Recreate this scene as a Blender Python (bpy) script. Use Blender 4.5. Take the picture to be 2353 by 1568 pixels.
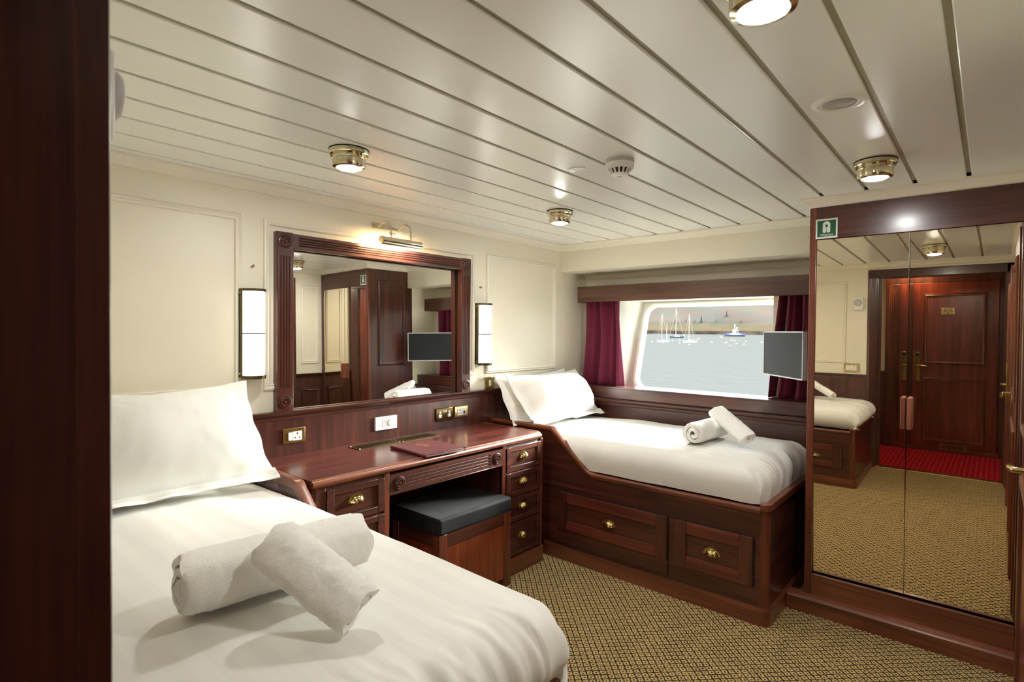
import bpy, bmesh, math, random
from mathutils import Vector, Matrix, noise

# ------------------------------------------------------------------ scene, camera, world, exposure
for o in list(bpy.data.objects):
    bpy.data.objects.remove(o, do_unlink=True)
S = bpy.context.scene
COL = S.collection
S.view_settings.view_transform = 'Standard'
S.view_settings.look = 'None'
S.view_settings.gamma = 1.0
S.view_settings.use_curve_mapping = False
S.view_settings.exposure = 1.66
S.cycles.use_denoising = True
S.cycles.max_bounces = 10
S.cycles.diffuse_bounces = 5
S.cycles.glossy_bounces = 6
S.cycles.transmission_bounces = 6
S.cycles.sample_clamp_indirect = 6.0

cam = bpy.data.cameras.new('camera')
camo = bpy.data.objects.new('camera', cam)
COL.objects.link(camo)
cam.sensor_width = 36.0
cam.lens = 1271.96 / 2353 * 36.0
cam.clip_start = 0.02
cam.clip_end = 6000
cR = Vector((0.65338389, -0.75697756, 0.00862935))
cU = Vector((0.00775501, 0.01809126, 0.99980626))
cF = Vector((0.75698702, 0.65319038, -0.01769091))
camo.matrix_world = Matrix(((cR.x, cU.x, -cF.x, -3.372), (cR.y, cU.y, -cF.y, -2.428), (cR.z, cU.z, -cF.z, 1.3263), (0, 0, 0, 1)))
cam.dof.use_dof = True
cam.dof.focus_distance = 2.6
cam.dof.aperture_fstop = 6.3
S.camera = camo

WORLD_STRENGTH = 2.0
SUN_STRENGTH = 17.0
LENS_E, SCONCE_E, PICTURE_E = 112.0, 1.1, 85.0
w = bpy.data.worlds.new('overcast_sky')
S.world = w
w.use_nodes = True
bg = w.node_tree.nodes['Background']
bg.inputs[0].default_value = (0.91, 0.96, 1.0, 1)
bg.inputs[1].default_value = WORLD_STRENGTH
sun = bpy.data.lights.new('hazy_sun', 'SUN')
sun.energy = SUN_STRENGTH
sun.angle = math.radians(30)
sun.color = (1.0, 0.97, 0.92)
suno = bpy.data.objects.new('hazy_sun', sun)
COL.objects.link(suno)
suno.rotation_euler = Vector((-0.90, 0.25, -0.36)).to_track_quat('-Z', 'Y').to_euler()
suno.location = (6, -3, 5)

# ------------------------------------------------------------------ helpers
WO = {}          # world origin of each object / empty


class MB:
    def __init__(s):
        s.v = []; s.f = []; s.m = []

    def add(s, verts, faces, mi=0):
        b = len(s.v)
        s.v += [tuple(p) for p in verts]
        s.f += [[b + i for i in f] for f in faces]
        s.m += [mi] * len(faces)
        return s

    def box(s, x0, x1, y0, y1, z0, z1, mi=0):
        if x0 > x1: x0, x1 = x1, x0
        if y0 > y1: y0, y1 = y1, y0
        if z0 > z1: z0, z1 = z1, z0
        v = [(x0, y0, z0), (x1, y0, z0), (x1, y1, z0), (x0, y1, z0), (x0, y0, z1), (x1, y0, z1), (x1, y1, z1), (x0, y1, z1)]
        f = [(0, 3, 2, 1), (4, 5, 6, 7), (0, 1, 5, 4), (1, 2, 6, 5), (2, 3, 7, 6), (3, 0, 4, 7)]
        return s.add(v, f, mi)

    def prism(s, pts, fn, a, b, mi=0):
        """polygon pts (2D) extruded between a and b; fn(u,v,w)->xyz"""
        n = len(pts)
        v = [fn(u, q, a) for u, q in pts] + [fn(u, q, b) for u, q in pts]
        f = [list(range(n))[::-1], [n + i for i in range(n)]]
        f += [(i, (i + 1) % n, n + (i + 1) % n, n + i) for i in range(n)]
        return s.add(v, f, mi)

    def lathe(s, prof, c, axis=(0, 0, 1), n=32, mi=0, arc=None):
        """prof [(r,h)] around axis at c"""
        ax = Vector(axis).normalized()
        t = Vector((1, 0, 0)) if abs(ax.x) < .9 else Vector((0, 1, 0))
        e1 = ax.cross(t).normalized(); e2 = ax.cross(e1)
        c = Vector(c); v = []; f = []
        k = len(prof)
        for i in range(n):
            a = 2 * math.pi * i / n
            d = e1 * math.cos(a) + e2 * math.sin(a)
            for r, h in prof: v.append(c + d * r + ax * h)
        for i in range(n):
            j = (i + 1) % n
            for q in range(k - 1):
                if prof[q][0] < 1e-6 and prof[q + 1][0] < 1e-6: continue
                f.append((i * k + q, j * k + q, j * k + q + 1, i * k + q + 1))
        return s.add(v, f, mi)

    def cyl(s, a, b, r, n=16, mi=0, r2=None):
        a = Vector(a); b = Vector(b); h = (b - a).length
        r2 = r if r2 is None else r2
        return s.lathe([(0, 0), (r, 0), (r2, h), (0, h)], a, b - a, n, mi)

    def tube(s, pts, r, n=10, mi=0):
        pts = [Vector(p) for p in pts]; v = []; f = []
        up = Vector((0, 0, 1))
        prev = None
        for i, p in enumerate(pts):
            d = (pts[min(i + 1, len(pts) - 1)] - pts[max(i - 1, 0)]).normalized()
            if prev is None:
                t = up if abs(d.z) < .9 else Vector((1, 0, 0))
                e1 = d.cross(t).normalized()
            else:
                e1 = (prev - d * prev.dot(d)).normalized()
            prev = e1
            e2 = d.cross(e1)
            for k in range(n):
                a = 2 * math.pi * k / n
                v.append(p + (e1 * math.cos(a) + e2 * math.sin(a)) * r)
        for i in range(len(pts) - 1):
            for k in range(n):
                k2 = (k + 1) % n
                f.append((i * n + k, i * n + k2, (i + 1) * n + k2, (i + 1) * n + k))
        f.append(list(range(n))[::-1]); f.append([(len(pts) - 1) * n + k for k in range(n)])
        return s.add(v, f, mi)

    def sweep(s, path, prof, fn, closed=False, mi=0):
        """closed profile polygon [(offset,h)] along 2D path with mitres; offset to the left"""
        n = len(path); k = len(prof); v = []; f = []
        for i in range(n):
            p = Vector(path[i])
            dirs = []
            if closed or i > 0: dirs.append((p - Vector(path[i - 1])).normalized())
            if closed or i < n - 1: dirs.append((Vector(path[(i + 1) % n]) - p).normalized())
            ns = [Vector((-d.y, d.x)) for d in dirs]
            if len(ns) == 1: m = ns[0]
            else:
                m = (ns[0] + ns[1]); m = m / max(.2, (1 + ns[0].dot(ns[1])))
            for o, h in prof:
                q = p + m * o
                v.append(fn(q.x, q.y, h))
        segs = n if closed else n - 1
        for i in range(segs):
            j = (i + 1) % n
            for q in range(k):
                r = (q + 1) % k
                f.append((i * k + q, j * k + q, j * k + r, i * k + r))
        if not closed:
            f.append(list(range(k))[::-1]); f.append([(n - 1) * k + q for q in range(k)])
        return s.add(v, f, mi)

    def grid(s, fn, nu, nv, mi=0, cu=False, cv=False):
        v = [fn(i / (nu if cu else nu), j / (nv if cv else nv)) for i in range(nu + (0 if cu else 1)) for j in range(nv + (0 if cv else 1))]
        R = nv + (0 if cv else 1); Q = nu + (0 if cu else 1)
        f = []
        for i in range(nu):
            for j in range(nv):
                i2 = (i + 1) % Q; j2 = (j + 1) % R
                f.append((i * R + j, i2 * R + j, i2 * R + j2, i * R + j2))
        return s.add(v, f, mi)

    def mesh(s, name, mats, origin=(0, 0, 0), smooth=None, fix=True):
        o = Vector(origin)
        me = bpy.data.meshes.new(name)
        me.from_pydata([tuple(Vector(p) - o) for p in s.v], [], s.f)
        for m in (mats if isinstance(mats, (list, tuple)) else [mats]): me.materials.append(m)
        me.polygons.foreach_set('material_index', s.m)
        bm = bmesh.new(); bm.from_mesh(me)
        bmesh.ops.remove_doubles(bm, verts=bm.verts, dist=1e-6)
        if fix: bmesh.ops.recalc_face_normals(bm, faces=bm.faces)
        bm.to_mesh(me); bm.free()
        if smooth is not None:
            me.polygons.foreach_set('use_smooth', [True] * len(me.polygons))
            me.set_sharp_from_angle(angle=math.radians(smooth))
        me.update()
        return me

    def center(s):
        xs, ys, zs = zip(*s.v)
        return Vector(((min(xs) + max(xs)) / 2, (min(ys) + max(ys)) / 2, min(zs)))


def obj(name, mb, mats, parent=None, smooth=None, bevel=0, sub=0, seg=2, origin=None, fix=True):
    """one mesh object from world-space geometry"""
    org = Vector(origin) if origin is not None else (WO[parent.name] if parent else mb.center())
    me = mb.mesh(name, mats, org, smooth, fix)
    o = bpy.data.objects.new(name, me)
    COL.objects.link(o)
    if parent:
        o.parent = parent; o.location = org - WO[parent.name]
    else:
        o.location = org
    WO[o.name] = org
    if bevel:
        b = o.modifiers.new('bevel', 'BEVEL'); b.width = bevel; b.segments = seg; b.limit_method = 'ANGLE'; b.angle_limit = math.radians(40)
        b.harden_normals = False
        me.polygons.foreach_set('use_smooth', [True] * len(me.polygons))
        me.set_sharp_from_angle(angle=math.radians(35))
    if sub:
        b = o.modifiers.new('smooth', 'SUBSURF'); b.levels = sub; b.render_levels = sub
    return o


def inst(name, me, loc, parent=None, rz=0.0):
    o = bpy.data.objects.new(name, me)
    COL.objects.link(o)
    loc = Vector(loc)
    if parent: o.parent = parent; o.location = loc - WO[parent.name]
    else: o.location = loc
    o.rotation_euler = (0, 0, rz)
    WO[o.name] = loc
    return o


def tag(o, label, cat, group=None, kind=None):
    o['label'] = label; o['category'] = cat
    if group: o['group'] = group
    if kind: o['kind'] = kind
    return o


def thing(name, loc, label, cat, group=None):
    o = bpy.data.objects.new(name, None); o.empty_display_size = .05
    COL.objects.link(o); o.location = loc
    WO[o.name] = Vector(loc)
    return tag(o, label, cat, group)


def struct(o):
    o['kind'] = 'structure'
    return o


def copy_tree(o, loc):
    def rec(x, par):
        c = x.copy(); COL.objects.link(c)
        if par is not None:
            c.parent = par
        for ch in list(x.children): rec(ch, c)
        return c
    c = rec(o, None)
    c.location = loc
    WO[c.name] = Vector(loc)
    return c


XYZ = lambda u, v, h: (u, v, h)
# ------------------------------------------------------------------ materials
def srgb(r, g, b):
    f = lambda c: (c / 255 / 12.92) if c / 255 <= .04045 else ((c / 255 + .055) / 1.055) ** 2.4
    return (f(r), f(g), f(b), 1)


class NT:
    def __init__(s, name):
        s.m = bpy.data.materials.new(name); s.m.use_nodes = True
        s.t = s.m.node_tree; s.p = s.t.nodes['Principled BSDF']

    def n(s, typ, **kw):
        x = s.t.nodes.new(typ)
        for k, v in kw.items():
            if k.startswith('i_'):
                key = k[2:]
                x.inputs[int(key) if key.isdigit() else key].default_value = v
            else: setattr(x, k, v)
        return x

    def l(s, a, b): s.t.links.new(a, b)

    def coord(s, scale=(1, 1, 1), rot=(0, 0, 0), kind='Object'):
        c = s.n('ShaderNodeTexCoord'); m = s.n('ShaderNodeMapping')
        m.inputs['Scale'].default_value = scale; m.inputs['Rotation'].default_value = rot
        s.l(c.outputs[kind], m.inputs[0]); return m.outputs[0]

    def ramp(s, fac, stops):
        r = s.n('ShaderNodeValToRGB')
        e = r.color_ramp.elements
        while len(e) < len(stops): e.new(.5)
        for k, (p, c) in zip(e, stops): k.position = p; k.color = c
        s.l(fac, r.inputs[0]); return r.outputs[0]

    def bump(s, h, strength=.2, dist=.002):
        b = s.n('ShaderNodeBump'); b.inputs['Strength'].default_value = strength; b.inputs['Distance'].default_value = dist
        s.l(h, b.inputs['Height']); s.l(b.outputs[0], s.p.inputs['Normal'])


def plain(name, col, rough=.5, metal=0, coat=0, noise_amt=.04, nscale=30, bump=0, spec=.5, emis=None, bscale=None):
    k = NT(name); p = k.p
    p.inputs['Roughness'].default_value = rough; p.inputs['Metallic'].default_value = metal
    p.inputs['Coat Weight'].default_value = coat; p.inputs['Coat Roughness'].default_value = .08
    p.inputs['Specular IOR Level'].default_value = spec
    nz = k.n('ShaderNodeTexNoise'); nz.inputs['Scale'].default_value = nscale; nz.inputs['Detail'].default_value = 4
    k.l(k.coord(), nz.inputs['Vector'])
    a = tuple(c * (1 - noise_amt) for c in col[:3]) + (1,); b = tuple(min(1, c * (1 + noise_amt)) for c in col[:3]) + (1,)
    k.l(k.ramp(nz.outputs[0], [(.3, a), (.7, b)]), p.inputs['Base Color'])
    if bump:
        n2 = k.n('ShaderNodeTexNoise'); n2.inputs['Scale'].default_value = bscale or nscale * 4; n2.inputs['Detail'].default_value = 3
        k.l(k.coord(), n2.inputs['Vector']); k.bump(n2.outputs[0], bump)
    if emis:
        p.inputs['Emission Color'].default_value = emis[0]; p.inputs['Emission Strength'].default_value = emis[1]
    return k.m


def wood(name, axis, dark, mid, light, rough=.32, coat=.4, scale=1.0):
    k = NT(name); p = k.p
    a = [22 * scale] * 3; a[axis] = 1.3 * scale
    v = k.coord(tuple(a))
    n1 = k.n('ShaderNodeTexNoise'); n1.inputs['Scale'].default_value = 1.0; n1.inputs['Detail'].default_value = 7; n1.inputs['Distortion'].default_value = .7
    k.l(v, n1.inputs['Vector'])
    c1 = k.ramp(n1.outputs[0], [(.28, dark), (.5, mid), (.75, light)])
    b = [160 * scale] * 3; b[axis] = 6 * scale
    n2 = k.n('ShaderNodeTexNoise'); n2.inputs['Scale'].default_value = 1.0; n2.inputs['Detail'].default_value = 3
    k.l(k.coord(tuple(b)), n2.inputs['Vector'])
    c2 = k.ramp(n2.outputs[0], [(.35, (.62, .62, .62, 1)), (.6, (1, 1, 1, 1))])
    mx = k.n('ShaderNodeMix', data_type='RGBA', blend_type='MULTIPLY'); mx.inputs[0].default_value = .6
    k.l(c1, mx.inputs[6]); k.l(c2, mx.inputs[7]); k.l(mx.outputs[2], p.inputs['Base Color'])
    p.inputs['Roughness'].default_value = rough
    p.inputs['Coat Weight'].default_value = coat; p.inputs['Coat Roughness'].default_value = .2
    k.bump(n2.outputs[0], .04, .001)
    return k.m


D0, D1, D2 = srgb(52, 25, 20), srgb(78, 39, 30), srgb(102, 54, 40)
WX = wood('mahogany_grain_x', 0, D0, D1, D2)
WY = wood('mahogany_grain_y', 1, D0, D1, D2)
WZ = wood('mahogany_grain_z', 2, D0, D1, D2)
R0, R1, R2 = srgb(70, 31, 26), srgb(98, 46, 39), srgb(122, 62, 50)
TOP = wood('red_mahogany_top', 0, R0, R1, R2, rough=.24, coat=.5)
E0, E1, E2 = srgb(86, 43, 27), srgb(116, 62, 40), srgb(140, 80, 52)
EX = wood('edge_mahogany_x', 0, E0, E1, E2)
EY = wood('edge_mahogany_y', 1, E0, E1, E2)
EZ = wood('edge_mahogany_z', 2, srgb(84, 38, 22), srgb(108, 52, 32), srgb(132, 70, 44))
VY = wood('walnut_pelmet', 1, srgb(68, 42, 30), srgb(92, 60, 44), srgb(116, 80, 58), rough=.42, coat=.1)
STO = wood('stool_panel_wood', 2, srgb(110, 44, 24), srgb(138, 60, 34), srgb(160, 78, 46))
CREAM = plain('cream_paint', srgb(236, 229, 208), .42, noise_amt=.01, nscale=6, bump=.02, bscale=400)
WHITEP = plain('white_trim_paint', srgb(236, 230, 212), .38, noise_amt=.01, nscale=6)
LINER = plain('window_liner_white', srgb(240, 240, 228), .35, noise_amt=.01)
CEIL = plain('satin_ceiling_panel', srgb(242, 246, 242), .27, noise_amt=.006, nscale=3, spec=.7, coat=.4)
CEIL.node_tree.nodes['Principled BSDF'].inputs['Coat Roughness'].default_value = .28
GROOVE = plain('ceiling_joint_strip', srgb(158, 154, 126), .5, noise_amt=.03)
BLACK = plain('black_gap', (.004, .004, .004, 1), .7)
BRASS = plain('polished_brass', srgb(206, 184, 126), .16, 1.0, noise_amt=.03)
NICKEL = plain('pale_brass', srgb(216, 208, 178), .14, 1.0, noise_amt=.02)
BRONZE = plain('aged_bronze', srgb(104, 92, 66), .3, 1.0, noise_amt=.06)
CHROME = plain('chrome', (.8, .8, .8, 1), .08, 1.0, noise_amt=0)
MIRROR = plain('mirror_glass', (.93, .93, .90, 1), .0, 1.0, noise_amt=0)
MIRRORW = plain('warm_mirror_glass', (.95, .87, .70, 1), .0, 1.0, noise_amt=0)
OLIVE = plain('dull_brass_grille', srgb(98, 84, 46), .42, 1.0)
DKMIR = plain('dark_polished_brass', srgb(92, 74, 44), .14, 1.0)
RY = wood('red_rail_grain_y', 1, srgb(76, 32, 24), srgb(106, 48, 34), srgb(130, 64, 46))
DOORW = wood('red_door_grain_z', 2, srgb(82, 33, 22), srgb(112, 46, 30), srgb(138, 62, 40))
WPLAST = plain('white_plastic', srgb(238, 238, 232), .3, noise_amt=.01)
DPLAST = plain('dark_slot', (.01, .01, .01, 1), .5)
GREYP = plain('grey_plastic', srgb(196, 194, 190), .45, noise_amt=.02)
DKBRASS = plain('dark_brass_plate', srgb(150, 122, 70), .36, 1.0)
LENS = plain('lit_lens', (.9, .9, .9, 1), .3, emis=((1, .995, .97, 1), LENS_E))
SCGL = plain('lit_opal_glass', (.9, .9, .88, 1), .3, emis=((1, .96, .86, 1), SCONCE_E))
PICL = plain('lit_tube', (.9, .9, .9, 1), .3, emis=((1, .66, .36, 1), PICTURE_E))
VELVET = NT('black_velvet')
VELVET.p.inputs['Base Color'].default_value = (.012, .012, .013, 1); VELVET.p.inputs['Roughness'].default_value = .75
VELVET.p.inputs['Sheen Weight'].default_value = .10; VELVET.p.inputs['Specular IOR Level'].default_value = .25; VELVET.p.inputs['Sheen Roughness'].default_value = .35
_n = VELVET.n('ShaderNodeTexNoise'); _n.inputs['Scale'].default_value = 14; _n.inputs['Detail'].default_value = 6
VELVET.l(VELVET.coord(), _n.inputs['Vector'])
VELVET.l(VELVET.ramp(_n.outputs[0], [(.35, (.004, .004, .004, 1)), (.7, (.016, .016, .017, 1))]), VELVET.p.inputs['Base Color'])
VELVET.bump(_n.outputs[0], .15, .003)
VELVET = VELVET.m
LEATHER = plain('burgundy_leather', srgb(92, 40, 44), .45, noise_amt=.08, nscale=200, bump=.1, bscale=500)
GOLD = plain('gold_foil', srgb(170, 130, 90), .4, .6)
SCREEN = plain('dark_screen', srgb(22, 28, 32), .42, noise_amt=.01, spec=.35)
SILVER = plain('silver_bezel', srgb(214, 214, 220), .3, .3)
GREEN = plain('safety_green', srgb(24, 84, 56), .4)
SIGNW = plain('sign_white', srgb(226, 232, 220), .4)


def cloth(name, col, stripe=False, fuzz=False, rough=.8):
    k = NT(name); p = k.p
    p.inputs['Roughness'].default_value = rough
    p.inputs['Sheen Weight'].default_value = .25 if not fuzz else .5
    nz = k.n('ShaderNodeTexNoise'); nz.inputs['Detail'].default_value = 5
    nz.inputs['Scale'].default_value = 190 if fuzz else 8
    k.l(k.coord(), nz.inputs['Vector'])
    lo = tuple(c * (.96 if fuzz else .965) for c in col[:3]) + (1,)
    cc = k.ramp(nz.outputs[0], [(.3, lo), (.65, col)])
    if stripe:
        wv = k.n('ShaderNodeTexWave', wave_type='BANDS', bands_direction='X', wave_profile='SIN'); wv.inputs['Scale'].default_value = 5.0
        k.l(k.coord(), wv.inputs['Vector'])
        r = k.ramp(wv.outputs[0], [(.46, (.962, .962, .958, 1)), (.54, (1, 1, 1, 1))])
        mx = k.n('ShaderNodeMix', data_type='RGBA', blend_type='MULTIPLY'); mx.inputs[0].default_value = 1
        k.l(cc, mx.inputs[6]); k.l(r, mx.inputs[7]); cc = mx.outputs[2]
        rr = k.ramp(wv.outputs[0], [(.46, (.5, .5, .5, 1)), (.54, (.75, .75, .75, 1))])
        k.l(rr, p.inputs['Roughness'])
    k.l(cc, p.inputs['Base Color'])
    n2 = k.n('ShaderNodeTexNoise'); n2.inputs['Scale'].default_value = 260 if fuzz else 16; n2.inputs['Detail'].default_value = 4
    k.l(k.coord(), n2.inputs['Vector'])
    k.bump(n2.outputs[0], .32 if fuzz else .18, .004)
    return k.m


LINEN = cloth('white_cotton', srgb(240, 240, 234))
DUVET = cloth('white_satin_stripe', srgb(240, 239, 232), stripe=True)
TERRY = cloth('white_terry', srgb(250, 249, 243), fuzz=True, rough=.95)
CURT = NT('burgundy_curtain')
CURT.p.inputs['Roughness'].default_value = .8; CURT.p.inputs['Sheen Weight'].default_value = .4
CURT.p.inputs['Sheen Tint'].default_value = (1, .3, .5, 1)
_n = CURT.n('ShaderNodeTexNoise'); _n.inputs['Scale'].default_value = 300
CURT.l(CURT.coord((1, 1, .2)), _n.inputs['Vector'])
CURT.l(CURT.ramp(_n.outputs[0], [(.3, srgb(96, 16, 44)), (.7, srgb(124, 26, 60))]), CURT.p.inputs['Base Color'])
_tr = CURT.n('ShaderNodeBsdfTranslucent'); _tr.inputs[0].default_value = srgb(140, 20, 60)
_mx = CURT.n('ShaderNodeMixShader'); _mx.inputs[0].default_value = .08
CURT.l(CURT.p.outputs[0], _mx.inputs[1]); CURT.l(_tr.outputs[0], _mx.inputs[2])
CURT.l(_mx.outputs[0], CURT.t.nodes['Material Output'].inputs[0])
CURT = CURT.m


def lattice(name, base, base2, line, pitch, rot, dots=True, lw=.09, dot=.2):
    k = NT(name); p = k.p
    p.inputs['Roughness'].default_value = .95; p.inputs['Specular IOR Level'].default_value = .1
    v = k.coord((1 / pitch, 1 / pitch, 1 / pitch), (0, 0, rot))
    # wobble
    nz = k.n('ShaderNodeTexNoise'); nz.inputs['Scale'].default_value = 1.7; k.l(v, nz.inputs['Vector'])
    sub = k.n('ShaderNodeVectorMath', operation='SUBTRACT'); k.l(nz.outputs['Color'], sub.inputs[0]); sub.inputs[1].default_value = (.5, .5, .5)
    sc = k.n('ShaderNodeVectorMath', operation='SCALE'); k.l(sub.outputs[0], sc.inputs[0]); sc.inputs['Scale'].default_value = .35
    ad = k.n('ShaderNodeVectorMath', operation='ADD'); k.l(v, ad.inputs[0]); k.l(sc.outputs[0], ad.inputs[1])
    sep = k.n('ShaderNodeSeparateXYZ'); k.l(ad.outputs[0], sep.inputs[0])
    def M(op, a, b=None):
        x = k.n('ShaderNodeMath', operation=op)
        for i, q in enumerate((a, b)):
            if q is None: continue
            if isinstance(q, (int, float)): x.inputs[i].default_value = q
            else: k.l(q, x.inputs[i])
        return x.outputs[0]
    fx = M('FRACT', sep.outputs[0]); fy = M('FRACT', sep.outputs[1])
    dx = M('ABSOLUTE', M('SUBTRACT', fx, .5)); dy = M('ABSOLUTE', M('SUBTRACT', fy, .5))
    ln = M('MAXIMUM', M('GREATER_THAN', dx, .5 - lw), M('GREATER_THAN', dy, .5 - lw))
    mask = ln
    if dots:
        mask = M('MAXIMUM', ln, M('LESS_THAN', M('ADD', dx, dy), dot))
    n2 = k.n('ShaderNodeTexNoise'); n2.inputs['Scale'].default_value = 5.0; k.l(v, n2.inputs['Vector'])
    brk = M('MULTIPLY', mask, M('LESS_THAN', n2.outputs[0], .63))
    n3 = k.n('ShaderNodeTexNoise'); n3.inputs['Scale'].default_value = 9.0; n3.inputs['Detail'].default_value = 4; k.l(v, n3.inputs['Vector'])
    bc = k.ramp(n3.outputs[0], [(.3, base2), (.7, base)])
    mx = k.n('ShaderNodeMix', data_type='RGBA'); k.l(brk, mx.inputs[0]); k.l(bc, mx.inputs[6]); mx.inputs[7].default_value = line
    k.l(mx.outputs[2], p.inputs['Base Color'])
    k.bump(n3.outputs[0], .5, .003)
    return k.m


CARPET = lattice('beige_lattice_carpet', srgb(206, 180, 128), srgb(176, 148, 98), srgb(52, 40, 26), .0265, math.radians(45), lw=.11, dot=.2)
REDC = lattice('red_corridor_carpet', srgb(170, 16, 38), srgb(136, 10, 28), srgb(206, 120, 110), .035, 0, lw=.0, dot=.16)

XL, YR, H, ZC, ZR, ZB, W = -3.215, -2.56, 1.963, 1.92, .956, 1.77, .34
XW, YW = -.4505, -1.772
# ------------------------------------------------------------------ floor
f = MB().box(XL - .02, .34, YR, 0, -.03, 0)
struct(obj('floor', f, CARPET, origin=(0, 0, 0)))
# ------------------------------------------------------------------ ceiling
c = MB()
edges = []
ys = [-.085 - .1745 * k for k in range(15)]
gh, lip = .0075, .003
top = 0.05
yprev = 0.0
bounds = [0.0] + ys + [-2.62]
for i in range(len(bounds) - 1):
    ya = bounds[i] - (gh if i > 0 else -.02); yb = bounds[i + 1] + (gh if i < len(bounds) - 2 else 0)
    prof = [(ya, H + .02), (ya, H + lip), (ya - lip * .4, H + lip * .35), (ya - lip, H), (yb + lip, H), (yb + lip * .4, H + lip * .35), (yb, H + lip), (yb, H + .02)]
    c.prism(prof, lambda u, v, q: (q, u, v), XL - .1, .05, 0)
for y in ys:
    xe = -.11 if y > YW + .06 else XW - .08
    c.box(XL - .1, xe, y - gh - .001, y + gh + .001, H + .007, H + .012, 1)
    c.box(xe, .05, y - gh - .001, y + gh + .001, H + .016, H + .02, 2)
c.box(XL - .1, .4, -2.62, .05, H + .021, H + .05, 1)
struct(obj('ceiling', c, [CEIL, GROOVE, BLACK]))
# ------------------------------------------------------------------ walls
b = MB().box(XL - .08, -2.14, 0, .06, 0, H + .02).box(-1.025, W + .3, 0, .06, 0, H + .02).box(-2.14, -1.025, 0, .06, 0, .94).box(-2.14, -1.025, 0, .06, 1.71, H + .02).box(-2.14, -1.025, .04, .06, .94, 1.71)
struct(obj('wall_back', b, CREAM))
b = MB().box(XL - .08, XL, -1.70, 0, 0, H + .02)
b.box(XL - .08, XL, -2.62, -2.525, 0, H + .02).box(XL - .08, XL, -2.525, -1.70, 1.86, H + .02)
struct(obj('wall_left', b, CREAM))
b = MB().box(XL - .08, XW + .5, YR - .06, YR, 0, H + .02)
struct(obj('wall_rear', b, CREAM))
# window wall: bulkhead beam, recess wall with opening, recess end
b = MB().box(0, W + .4, -1.82, 0, ZB, H + .02)
b.box(W, W + .02, -.30, 0, 0, ZB).box(W, W + .02, -1.82, -1.395, 0, ZB).box(W, W + .02, -1.395, -.30, 0, .885).box(W, W + .02, -1.395, -.30, 1.57, ZB)
b.box(0.05, W + .02, -1.82, YW, 0, ZB)
b.box(W - .012, W, YW, 0, ZB - .03, ZB)
struct(obj('wall_window', b, CREAM))


# ------------------------------------------------------------------ crown, rails, mouldings
crown = [(0, ZC), (.007, ZC), (.013, ZC + .007), (.017, ZC + .017), (.031, ZC + .029), (.034, ZC + .034), (.044, ZC + .036), (.044, H + .001), (0, H + .001)]
path = [(XL, YR), (XW, YR), (XW, YW), (0, YW), (0, 0), (XL, 0)]
struct(obj('trim_1', MB().sweep(path, crown, XYZ, closed=True), WHITEP, smooth=50))
rail = [(0, .915), (.014, .915), (.017, .922), (.012, .928), (.022, .936), (.031, .946), (.034, .951), (.034, .956), (0, .956)]
struct(obj('trim_2', MB().sweep([(W, 0), (XL, 0)], rail, XYZ).sweep([(XL, -.034), (XL, -1.675)], [(o * .5, h) for o, h in rail], XYZ), WX, smooth=40))
struct(obj('trim_3', MB().sweep([(-.86, YR), (-.735, YR), (XW, YR)][1:], rail, XYZ), WX, smooth=40))
b = MB().box(XL + .001, W, -.012, 0, .1, .918)
struct(obj('trim_4', b, WZ))
b = MB().box(XL, XL + .012, -1.675, -.012, 0, .918)
struct(obj('trim_5', b, WZ))
mould = [(-.014, 0), (-.014, .004), (-.009, .010), (-.003, .006), (.004, .011), (.012, .009), (.014, .003), (.014, 0)]


def panel(nm, x0, x1, z0, z1, fn, m=WHITEP, prof=mould):
    return obj(nm, MB().sweep([(x0, z0), (x1, z0), (x1, z1), (x0, z1)], prof, fn, closed=True), m, smooth=40)


back = lambda u, v, h: (u, -h, v)
struct(panel('trim_6', XL + .09, -2.349, 1.068, 1.803, back))
struct(obj('trim_7', MB().sweep([(-2.188, 1.068), (-2.226, 1.068), (-2.226, 1.800), (-.933, 1.800), (-.933, 1.068), (-.987, 1.068)], mould, back), WHITEP, smooth=40))
struct(panel('trim_8', -.803, -.087, 1.068, 1.800, back))
struct(panel('trim_9', -1.50, -.12, 1.068, 1.800, lambda u, v, h: (XL + h, u, v)))
rearf = lambda u, v, h: (u, YR + h, v)
struct(panel('trim_10', -.655, -.50, 1.065, 1.795, rearf))
b = MB().box(-.735, XW, YR, YR + .012, 0, .918)
b.sweep([(-.655, .2), (-.50, .2), (-.50, .80), (-.655, .80)], mould, lambda u, v, h: (u, YR + .012 + h, v), closed=True)
struct(obj('trim_11', b, WZ))
# skirting along left and rear walls
b = MB().box(XL, XL + .018, -1.675, -1.70 + .02, 0, .09)
sk = [(0, 0), (.018, 0), (.018, .075), (.012, .085), (0, .09)]
struct(obj('baseboard_rear', MB().sweep([(-.735, YR + .012), (XW, YR + .012)], sk, XYZ), EX))

# ------------------------------------------------------------------ window box: pelmet, sill board, ledge rail, backboard
tag(obj('pelmet', MB().box(.11, .13, -1.66, -.07, 1.548, 1.664).box(.13, W - .012, -1.66, -.07, 1.645, 1.664).box(.13, W, -.09, -.07, 1.548, 1.645).box(.13, W, -1.66, -1.64, 1.548, 1.645), VY, bevel=.002),
    'brown wooden pelmet board boxing in the top of the curtains', 'pelmet')
b = MB().box(.11, .13, YW, 0, .849, .93).box(.11, W, YW, 0, .918, .93)
tag(obj('window_sill', b, WY, bevel=.003), 'dark wooden sill board under the window and curtains', 'window sill')
b = MB().sweep([(.125, 0), (.125, YW)], [(0, .800), (-.030, .800), (-.034, .806), (-.034, .818), (-.044, .824), (-.050, .832), (-.050, .842), (-.044, .848), (0, .848)], XYZ)
struct(obj('trim_12', b, WY, smooth=40))
b = MB().box(.125, .14, YW, 0, .3, .84)
struct(obj('trim_13', b, WY))

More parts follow.
